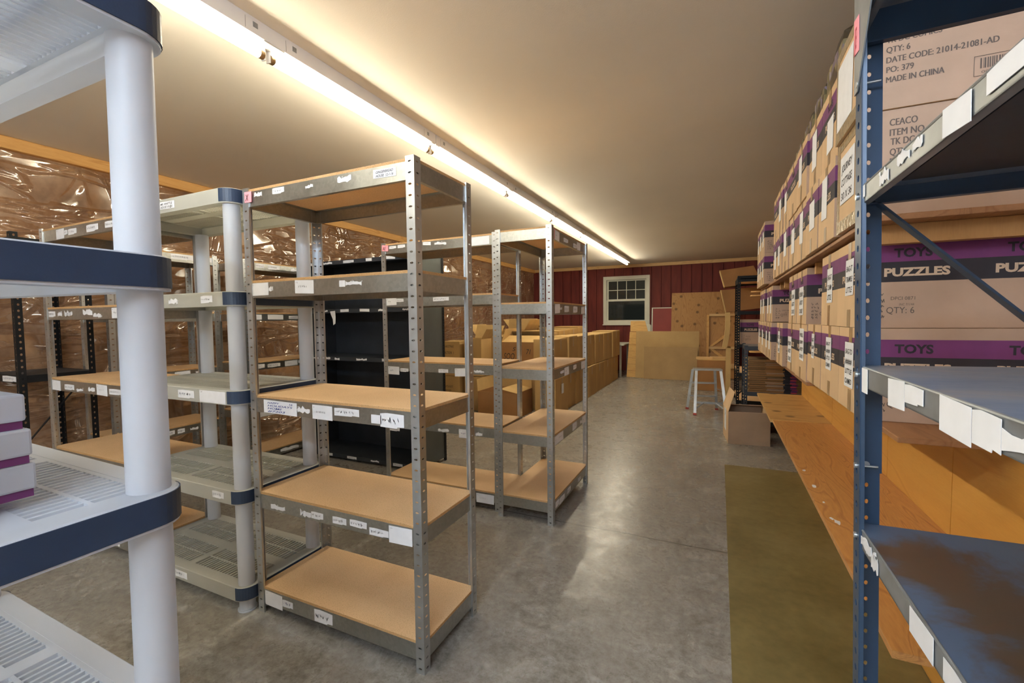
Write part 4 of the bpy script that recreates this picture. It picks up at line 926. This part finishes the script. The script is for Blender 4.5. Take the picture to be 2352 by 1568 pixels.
# bagged puzzle boxes on top of the upper tier
zt = 2.1252
for i, (y0, y1, h) in enumerate(((1.971, 2.262, .180), (2.28, 2.50, .128), (2.53, 2.787, .120), (2.826, 3.065, .086), (3.103, 3.342, .070))):
    rr = random.Random(300 + i); t = thing('bagged_puzzles', 'printed puzzle boxes in a clear bag on the upper cartons, %s from the blue unit' % (['first'] + ordn)[i], 'bag', (.377, y0, zt), 0, 'bagged puzzles under the ceiling')
    b = MB(); wy = y1 - y0; y = .010
    while y < wy - .04:
        k = rr.uniform(.035, .054); b.box(.010, .23, y, y + k - .004, .002, h * rr.uniform(.62, .82), M_PUZ); y += k
    b.build('puzzle_boxes', t)
    b = MB(); n, mm_ = 12, 5; vs = []
    for j in range(mm_ + 1):
        q = j / mm_; s = 1 - .12 * q - .25 * max(0, q - .8)
        for k in range(n):
            a = 2 * PI * k / n; ca, sa = math.cos(a), math.sin(a); f = 1 / max(abs(ca), abs(sa)) ** .75
            vs.append((.121 + .121 * s * ca * f * rr.uniform(.96, 1.0), wy / 2 + wy / 2 * s * sa * f * rr.uniform(.96, 1.0), .001 + (h - .001) * q * (1 if j < mm_ else rr.uniform(.95, 1.12))))
    b.add(vs, [(j * n + k, j * n + (k + 1) % n, (j + 1) * n + (k + 1) % n, (j + 1) * n + k) for j in range(mm_) for k in range(n)] + [tuple(mm_ * n + k for k in range(n))], M_BAG); b.build('clear_bag', t)
# rough boards whose ends poke out past the last cartons
for i, (z, y) in enumerate(((1.532, 5.185), (1.490, 5.17), (.915, 5.17))):
    b = MB(); b.box(-.28, .26, 0, .11, -.014, 0, M_PINE)
    o = b.build('loose_board', loc=(.57, y, z), bevel=.002); o.rotation_euler = (0, 0, .05 * (i - 1))
    tag(o, 'rough board end poking out under the far cartons, %s' % ('topmost of three', 'middle of three', 'lowest of three')[i], 'board', 'rough board ends')

# ---------------------------------------------------------------- brown moving cartons on the floor, back left
G_F = 'brown cartons stacked on the floor at the back left'
def brown(label, x0, x1, y0, y1, z0, h, seed, flaps='shut', words=(), m=None, rz=0.0, group=G_F, open_depth=0.0):
    rr = random.Random(seed); wx, wy = x1 - x0, y1 - y0; m = m or M_CARDFAR
    t = thing('carton', label, 'carton', (x0, y0, z0), rz, group)
    b = MB(); e = .006
    if flaps == 'shut': b.box(0, wx, 0, wy, 0, h, m)
    else:
        b.box(0, wx, 0, wy, 0, .006, m); b.box(0, wx, 0, e, .006, h, m); b.box(0, wx, wy - e, wy, .006, h, m); b.box(0, e, e, wy - e, .006, h, m); b.box(wx - e, wx, e, wy - e, .006, h, m)
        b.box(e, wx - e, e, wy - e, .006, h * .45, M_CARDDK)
    for (s, a, z, sz, fit) in words: b.text(FY(0, 0, 0), s, a, z, sz, M_INK, .0, .25, .0008, fit=fit)
    b.build('carton_body', t, bevel=.004 if flaps == 'shut' else 0)
    if flaps == 'shut':
        b = MB(); b.box(.003, wx - .003, .003, wy / 2 - .002, h + .0003, h + .004 + rr.uniform(0, .003), M_CARDFLAP); b.build('flap', t)
        b = MB(); b.box(.003, wx - .003, wy / 2 + .002, wy - .003, h + .0003, h + .004 + rr.uniform(0, .006), M_CARDFLAP); b.build('flap', t)
        b = MB(); b.box(wx, wx + .0008, wy / 2 - .025, wy / 2 + .025, h * .72, h, M_TAPE); b.build('packing_tape', t)
    else:
        def flap(edge, ang, ln):
            b = MB(); c, s = math.cos(ang) * ln, math.sin(ang) * ln; n = .004
            if edge == 'F': q = [(0, 0, h), (wx, 0, h), (wx, -c, h + s), (0, -c, h + s)]
            elif edge == 'B': q = [(wx, wy, h), (0, wy, h), (0, wy + c, h + s), (wx, wy + c, h + s)]
            elif edge == 'L': q = [(0, wy, h), (0, 0, h), (-c, 0, h + s), (-c, wy, h + s)]
            else: q = [(wx, 0, h), (wx, wy, h), (wx + c, wy, h + s), (wx + c, 0, h + s)]
            nn_ = (Vector(q[1]) - Vector(q[0])).cross(Vector(q[3]) - Vector(q[0])).normalized() * n
            b.hexa([Vector(v) for v in q], [Vector(v) + nn_ for v in q], M_CARDFLAP); b.build('flap', t)
        for f in flaps: flap(*f)
    return t
ye = [5.38, 5.93, 6.37, 6.92, 7.45, 8.05, 8.75, 9.45]
for i in range(7):
    y0, y1 = ye[i] + .010, ye[i + 1] - .010; x0 = -2.19 if i < 2 else -2.32
    o = rng.uniform(-.026, .026)
    lo = brown('brown carton in the aisle-side floor stack, bottom layer, %s from the shelving' % (['first'] + ordn)[i], x0 + o, -1.905 + o, y0, y1, 0, .488, 400 + i)
    brown('brown carton in the aisle-side floor stack, top layer, %s from the shelving' % (['first'] + ordn)[i], x0 + o * -.6, -1.90 - o * .6, y0 + .008, y1 - .008, .503, .497 + rng.uniform(-.016, .016), 420 + i)
    if i in (0, 2, 4):
        b = MB(); b.card(FXP(.4 if i else .287, 0, 0), .2, .28, .09, .13, M_PAPER, .0006, .012); b.build('shipping_label', lo)
brown('lower brown carton beneath the open carton marked SOCKS', -2.83, -2.235, 5.75, 6.20, 0, .465, 440)
brown('open brown carton marked SOCKS and 71 behind the aisle-end shelving', -2.83, -2.235, 5.75, 6.20, .478, .465, 441, (('F', 2.75, .22), ('B', 2.5, .25), ('L', 1.9, .2)), words=(('SOQ', .03, .22, .13, .17), ('S', .17, .34, .08, .05), ('71', .38, .30, .10, .07)), m=M_CARDRED)
brown('open empty carton on the floor in front of the brown carton stacks', -2.875, -2.312, 5.11, 5.62, 0, .327, 442, (('R', 2.95, .24), ('L', 1.5, .16), ('B', 1.75, .24)), m=M_CARDRED)
for i, (x0, x1, y0, y1, h0, h1) in enumerate(((-3.62, -3.335, 5.41, 5.72, .46, .50), (-3.255, -2.985, 5.41, 5.72, .47, .535), (-3.11, -2.86, 5.76, 6.15, .48, .54))):
    nm = ('leftmost', 'middle', 'rightmost')[i]
    w1 = ((('FRUITS & NUTS', .02, .30, .045, .15), ('4 BOXES', .02, .24, .045, .12)), (), ())[i]
    w2 = ((('CHRISTMAS', .02, .40, .05, .17), ('TRACTION  1', .0, .31, .055, .19)), (), ())[i]
    lo = brown('narrow tan carton, lower one of the %s stack behind the dark cabinet' % nm, x0, x1, y0, y1, 0, h0, 450 + i, words=w1)
    fl = (('R', 1.0, .16), ('B', 1.2, .2)) if i == 1 else 'shut'
    brown('narrow tan carton, upper one of the %s stack behind the dark cabinet' % nm, x0 + .004, x1 + .004, y0, y1, h0 + .012, h1 - .014, 460 + i, fl, words=w2)
    if i == 0:
        b = MB(); fr = FY(0, 0, 0); b.card(fr, .06, .02, .17, .17, M_PAPER, .0006, .0012); b.text(fr, 'APR 29 2013', .075, .04, .035, M_INK, 0, 0, .0022, fit=.12); b.build('shipping_label', lo)
bk = [(-2.95, -2.36, 6.30, 6.85, 1.05), (-2.92, -2.36, 6.88, 7.45, 1.075), (-2.94, -2.38, 7.50, 8.05, 1.09), (-2.95, -2.4, 8.12, 8.75, 1.12), (-3.6, -3.14, 6.35, 6.95, 1.04), (-3.62, -3.04, 7.05, 7.65, 1.09), (-3.65, -3.05, 7.75, 8.40, 1.12)]
for i, (x0, x1, y0, y1, top) in enumerate(bk):
    nm = ('first', 'second', 'third', 'fourth')[i] if i < 4 else ('first', 'second', 'third')[i - 4]
    rowname = 'middle' if i < 4 else 'wall-side'
    brown('brown carton in the %s floor stack, bottom layer, %s from the front' % (rowname, nm), x0, x1, y0, y1, 0, top / 2 - .013, 470 + i)
    fl = 'shut' if i in (0, 1, 2, 3) else ((('L', .9, .2), ('F', 2.4, .2)) if i != 5 else (('R', 1.0, .22), ('B', 1.4, .2)))
    brown('brown carton in the %s floor stack, top layer, %s from the front' % (rowname, nm), x0, x1, y0, y1, top / 2 + .002, top / 2 - .012, 480 + i, fl, words=(('KITCHEN', .16, .36, .05, .2),) if i in (1, 2) else ())

# ---------------------------------------------------------------- far end: table, leaning panels
t = thing('table', 'grey laminate table against the far red wall beyond the carton stacks', 'table', (-3.04, 9.58, 0))
b = MB(); b.box(0, 1.21, .0, 1.0, .682, .707, M_TABLE); b.build('tabletop', t, bevel=.004)
for x, y in ((.06, .09), (1.10, .09), (.06, .90), (1.10, .90)):
    b = MB(); b.box(x, x + .04, y, y + .04, 0, .681, M_TABLE); b.build('leg', t)
def leaning(name, label, cat, x0, x1, yb, zt, lean, th, m, z0=0.0, poly=None, build=None):
    """sheet standing on the floor at yb, top leaning towards the wall by lean metres"""
    t = thing(name, label, cat, (0, yb, z0)); L = math.hypot(zt - z0, lean); up = Vector((0, lean, zt - z0)).normalized()
    fr = Frame((0, 0, 0), (1, 0, 0), up)
    if build: build(t, fr, L)
    else:
        b = MB(); pts = poly(L) if poly else [(x0, 0), (x1, 0), (x1, L), (x0, L)]
        b.poly(fr, pts, m, th, 0); b.build('board', t, bevel=.0015)
    return t
# grooved siding offcut
def siding(t, fr, L):
    k = 7; s = .98 / k
    for i in range(k):
        b = MB(); xa = -1.80 + .045 * (i * s) / .98; b.poly(fr, [(xa, i * s + .003), (-1.40, i * s + .003), (-1.40, (i + 1) * s - .003), (xa + .006, (i + 1) * s - .003)], M_SIDING, .012, 0); b.build('plank', t)
    b = MB(); b.poly(fr, [(-1.745, .985), (-1.375, .985), (-1.44, L), (-1.745, L)], M_SIDING, .012, 0); b.build('plank', t)
    b = MB(); b.poly(fr, [(-1.78, 0), (-1.42, 0), (-1.42, .96), (-1.74, .96)], M_PINEDK, .004, -.006); b.build('backing', t)
leaning('siding_offcut', 'yellow grooved siding offcut leaning left of the particle board sheets', 'board', 0, 0, 9.74, 1.20, .16, .012, M_SIDING, build=siding)
leaning('particle_board', 'large particle board sheet leaning under the window', 'board', -1.60, -.36, 9.66, .985, .10, .016, M_OSB)
leaning('particle_board', 'smaller particle board sheet leaning in front of the large one', 'board', -1.42, -.385, 9.60, .665, .06, .016, M_OSB2)
leaning('plywood_sheet', 'tall knotty plywood sheet leaning on the red wall right of the window', 'board', -.985, .30, 10.55, 1.82, .28, .018, M_PLYFAR)
def redboard(t, fr, L):
    b = MB(); b.poly(fr, [(-1.40, .015), (-.80, .015), (-.80, L - .02), (-1.40, L - .02)], M_REDPAINT, .008, 0); b.build('board', t)
    b = MB(); b.card(fr, -1.425, 0, .025, L, M_WHITEPAINT, .02, 0); b.card(fr, -1.40, L - .02, .60, .02, M_WHITEPAINT, .02, 0); b.card(fr, -1.40, 0, .60, .015, M_WHITEPAINT, .02, 0); b.build('frame', t)
leaning('framed_red_board', 'white framed red board leaning on the red wall right of the window', 'board', 0, 0, 10.66, 1.50, .17, .02, M_REDPAINT, build=redboard)
t = leaning('white_board', 'small white board end showing beside the yellow siding offcut', 'board', -1.56, -1.435, 10.60, 1.10, .18, .015, M_WHITEPAINT)
# stud frame with diagonal braces and a plywood back
def crate(t, fr, L):
    b = MB(); b.poly(fr, [(-.20, .02), (.34, .02), (.34, L - .02), (-.20, L - .02)], M_PLYFAR, .009, 0); b.build('backing', t)
    def st(name, pts, d=.045):
        b = MB(); b.poly(fr, pts, M_PINEX if name == 'rail' else M_PINE, d, .0095); b.build(name, t)
    st('stud', [(-.235, 0), (-.19, 0), (-.19, L), (-.235, L)]); st('stud', [(.32, 0), (.365, 0), (.365, L), (.32, L)])
    for z in (.22, .615, L - .03): st('rail', [(-.189, z), (.319, z), (.319, z + (.10 if z < .3 else .05)), (-.189, z + (.10 if z < .3 else .05))], .04)
    st('brace', [(-.18, .667), (-.12, .667), (.20, .93), (.16, .965)], .035); st('brace', [(-.17, .612), (-.10, .612), (.20, .37), (.16, .33)], .035)
leaning('stud_frame', 'wooden stud frame with diagonal braces leaning in front of the knotty plywood', 'frame', 0, 0, 10.02, 1.31, .20, .05, M_PINE, build=crate)
brown('dark brown flattened carton standing behind the stepladder', -.34, .155, 8.36, 8.75, 0, .53, 500, m=M_CARDRED, group=None)
for i, (x, z, a) in enumerate(((-.36, .539, .0), (-.14, .539, .06))):
    b = MB(); b.box(0, .26, 0, .09, 0, .038, M_PINEX)
    o = b.build('wood_offcut', loc=(x, 8.42 + .13 * i, z), bevel=.002); o.rotation_euler = (0, 0, a); tag(o, 'pine offcut lying on the dark carton behind the stepladder, %s one' % ('left', 'right')[i], 'wood')
# large flattened cartons leaning one above another behind the black rack
t = thing('black_rack_cartons', None, None)
COL.objects.unlink(t); bpy.data.objects.remove(t)
def lean_carton(label, pts, y, th, m, seed, edge=M_CARDFLAP):
    t = thing('flattened_carton', label, 'carton', (0, y, 0), 0, 'flattened cartons by the black rack')
    b = MB(); fr = FY(0, 0, 0); b.poly(fr, pts, m, th, -th); b.build('carton_body', t, bevel=.004)
    b = MB(); (xa, za), (xb, zb) = pts[0], pts[-1]
    b.hexa([(xa - .012, -.002, za), (xa + .001, -.002, za), (xb + .001, -.002, zb), (xb - .012, -.002, zb)], [(xa - .012, th + .002, za), (xa + .001, th + .002, za), (xb + .001, th + .002, zb), (xb - .012, th + .002, zb)], edge); b.build('flap', t)
    return t
lean_carton('topmost large brown flattened carton above the black rack, under the ceiling', [(.075, 1.745), (.60, 1.79), (.475, 2.06), (.005, 2.01)], 7.92, .34, M_CARDRED, 1)
lean_carton('second large brown flattened carton, behind the black rack', [(.10, 1.345), (.75, 1.42), (.68, 1.742), (.022, 1.70)], 7.95, .34, M_CARDRED, 2)
for i, (x0, x1, z0, z1, dx) in enumerate(((.085, .155, .78, 1.34, -.03), (.105, .175, .0, .775, 0))):
    t = thing('flattened_carton', 'flattened tan carton standing on edge left of the black rack, %s one' % ('upper', 'lower')[i], 'carton', (0, 7.9, 0), 0, 'flattened cartons by the black rack')
    b = MB(); n = 6
    for k in range(n):
        q0, q1 = k / n, (k + 1) / n; f = lambda q: dx * (1 - q) * 1.2 + .02 * math.sin(PI * q) * (1 - i)
        b.hexa([(x0 + f(q0), 0, z0 + (z1 - z0) * q0), (x1 + f(q0), 0, z0 + (z1 - z0) * q0), (x1 + f(q0), .42, z0 + (z1 - z0) * q0), (x0 + f(q0), .42, z0 + (z1 - z0) * q0)],
               [(x0 + f(q1), 0, z0 + (z1 - z0) * q1), (x1 + f(q1), 0, z0 + (z1 - z0) * q1), (x1 + f(q1), .42, z0 + (z1 - z0) * q1), (x0 + f(q1), .42, z0 + (z1 - z0) * q1)], M_CARDFLAP)
    b.build('carton_body', t)
# the black rack with one banded carton
r_ = angle_rack('black slotted-angle rack at the far right beyond the carton shelves', (.222, 6.86, 0), .90, .95, 1.825, (.12, .50, .895, 1.345, 1.79, 1.825), M_BLACK, (), (((.02, .012, .2), (.30, .012, .48)),), pw=.038, pitch=.038, boards={.12: M_PB, .50: M_PB, .895: M_PB, 1.345: M_PB, 1.79: M_PB})
t = carton('carton', 'purple banded puzzle carton on the black rack at the far right', 'carton', .215 + .05, 1.05, 6.905, 7.35, .8955, .335, 'toy', 510, None)
# low grey steel stand holding a tall stack of flattened cartons
r2 = angle_rack('low grey steel stand under the stack of flattened cartons', (.255, 5.52, 0), .62, .50, .955, (.12, .445, .945), M_CHAR, (), (((.03, .006, .16), (.30, .006, .42)),), pw=.035, boards={.12: M_CHARGREY, .445: M_CHARGREY, .945: M_LIP})
rr = random.Random(9); z = .4465; k = 0
while z < .80:
    th = rr.uniform(.009, .013); t = MB(); o = rr.uniform(-.012, .012); o2 = rr.uniform(-.008, .008)
    W = .50; m1 = rr.choice((M_CARDRED, M_CARDDK, M_CARDRED, M_KRAFT))
    t.box(0, .17, .0, .42, 0, th * .9, M_CARDDK if k % 2 else M_CARDRED); t.box(.17, .335, -.004, .42, 0, th * .92, m1); t.box(.335, .40, -.003, .42, 0, th * .9, M_PRINT); t.box(.40, .455, -.003, .42, 0, th * .9, M_PURPLE if k % 3 else M_REDINK); t.box(.455, .56, 0, .42, 0, th * .9, M_CARDDK)
    t.box(-.012, 0, .0, .42, 0, th * .8, M_CARDFLAP)
    b_ = t.build('flat_carton', loc=(.300 + o - .06 * max(0, (z - .62)), 5.53 + o2, z))
    tag(b_, 'flattened banded carton in the tall stack on the low grey stand', 'carton', 'flattened cartons stacked on the low grey stand'); z += th; k += 1

# ---------------------------------------------------------------- stepladder
def ladder():
    t = thing('stepladder', 'small aluminium stepladder with red feet standing open in the aisle', 'stepladder', (0, 0, 0))
    tl, tr = Vector((-.30, 6.46, .585)), Vector((.02, 6.50, .585))
    fl, fr_ = Vector((-.274, 6.205, 0)), Vector((.10, 6.26, 0)); bl, br = Vector((-.392, 6.60, 0)), Vector((-.018, 6.68, 0))
    b = MB(); d = (tr - tl).normalized(); n = Vector((-d.y, d.x, 0))
    a = [tl - d * .01 - n * .07, tr + d * .02 - n * .07, tr + d * .02 + n * .09, tl - d * .01 + n * .09]
    b.hexa([v - Vector((0, 0, .022)) for v in a], a, M_ALU); b.build('platform', t, bevel=.004)
    tops = {'f': (tl + d * .025 - n * .05, tr - n * .05), 'b': (tl + n * .05 - d * .012, tr - d * .06 + n * .05)}
    for p, q in ((tops['f'][0], fl), (tops['f'][1], fr_), (tops['b'][0], bl), (tops['b'][1], br)):
        b = MB(); e = q + (p - q) * .045; top = p - Vector((0, 0, .022)); b.bar(e, top, .034, .020, M_ALU, (0, 1, 0)); b.build('leg', t)
        b = MB(); b.bar(q + Vector((0, 0, .001)), e, .042, .030, M_RED, (0, 1, 0)); b.build('rubber_foot', t)
    for f in (.36, .67):
        a, c = bl + (tops['b'][0] - bl) * f, br + (tops['b'][1] - br) * f; b = MB(); u = (c - a).normalized(); v = Vector((-u.y, u.x, 0))
        b.hexa([a - v * .055 - Vector((0, 0, .018)), c - v * .055 - Vector((0, 0, .018)), c + v * .015 - Vector((0, 0, .018)), a + v * .015 - Vector((0, 0, .018))], [a - v * .055, c - v * .055, c + v * .015, a + v * .015], M_ALU); b.build('step', t)
        if f < .5:
            for s, g in ((a, u), (c, -u)):
                b = MB(); b.bar(s + g * .005 - Vector((0, 0, .07)), s + g * .09 - Vector((0, 0, .018)), .004, .014, M_ALU, (0, 1, 0)); b.build('strut', t)
    a, c = fl + (tops['f'][0] - fl) * .27, fr_ + (tops['f'][1] - fr_) * .27
    b = MB(); b.bar(a, c, .006, .028, M_ALU); b.build('cross_bar', t)
    b = MB(); b.bar(fl + (tops['f'][0] - fl) * .13, a + (c - a) * .30, .004, .014, M_ALU); b.build('strut', t)
    b = MB(); b.bar(fr_ + (tops['f'][1] - fr_) * .13, a + (c - a) * .70, .004, .014, M_ALU); b.build('strut', t)
    b = MB(); b.bar(bl + (tops['b'][0] - bl) * .52, fl + (tops['f'][0] - fl) * .53, .004, .010, M_ALU); b.build('spreader', t)
    b = MB(); b.bar(br + (tops['b'][1] - br) * .52, fr_ + (tops['f'][1] - fr_) * .53, .004, .010, M_ALU); b.build('spreader', t)
ladder()

# ---------------------------------------------------------------- open carton on the floor by the bench
t = thing('open_carton', 'open brown carton on the floor by the bench end, one flap folded up', 'carton', (.094, 4.924, 0), .10)
b = MB(); W, D, H, e = .372, .43, .322, .006
b.box(0, W, 0, e, 0, H, M_KRAFT); b.box(0, W, D - e, D, 0, H, M_KRAFT); b.box(0, e, e, D - e, 0, H, M_CARD); b.box(W - e, W, e, D - e, 0, H, M_CARD); b.box(e, W - e, e, D - e, 0, .006, M_CARDDK)  # front and back walls darker than the sides: shade put into the colour
b.build('carton_body', t)
def q4(name, q, m, n=.004):
    b = MB(); q = [Vector(v) for v in q]; nn_ = (q[1] - q[0]).cross(q[3] - q[0]).normalized() * n; b.hexa(q, [v + nn_ for v in q], m); o = b.build(name, t); return o
fl = q4('flap', [(0, D, H), (0, 0, H), (.060, .02, H + .195), (.060, D - .02, H + .195)], M_CARD)
q4('flap', [(.01, .003, H + .0005), (W, .003, H + .0005), (W, .003 + .06, H - .055), (.01, .003 + .06, H - .055)], M_CARDSHADE)
q4('flap', [(W, D, H + .0005), (.02, D, H + .0005), (.02, D - .09, H + .012), (W, D - .09, H + .012)], M_CARDSHADE)
b = MB(); fr = FXM(0, D, 0); b.poly(fr, [(.12, .10), (.27, .09), (.27, H - .002), (.12, H - .002)], M_PAPER, .0008, .0012); b.stroke(fr, [(.17, .24), (.20, .27), (.19, .30)], .012, M_INK, .0025); b.scribble(fr, .15, .20, .08, .03, M_INK, random.Random(2), .004); b.build('paper_sheet', t)
fr = Frame((0, D, H), (0, -1, 0), Vector((.060, 0, .195))); b = MB(); b.poly(fr, [(.12, .0), (.27, .0), (.26, .10), (.13, .11)], M_PAPER, .0008, .0012); b.scribble(fr, .15, .03, .08, .03, M_INK, random.Random(3), .004); b.build('paper_sheet', fl)
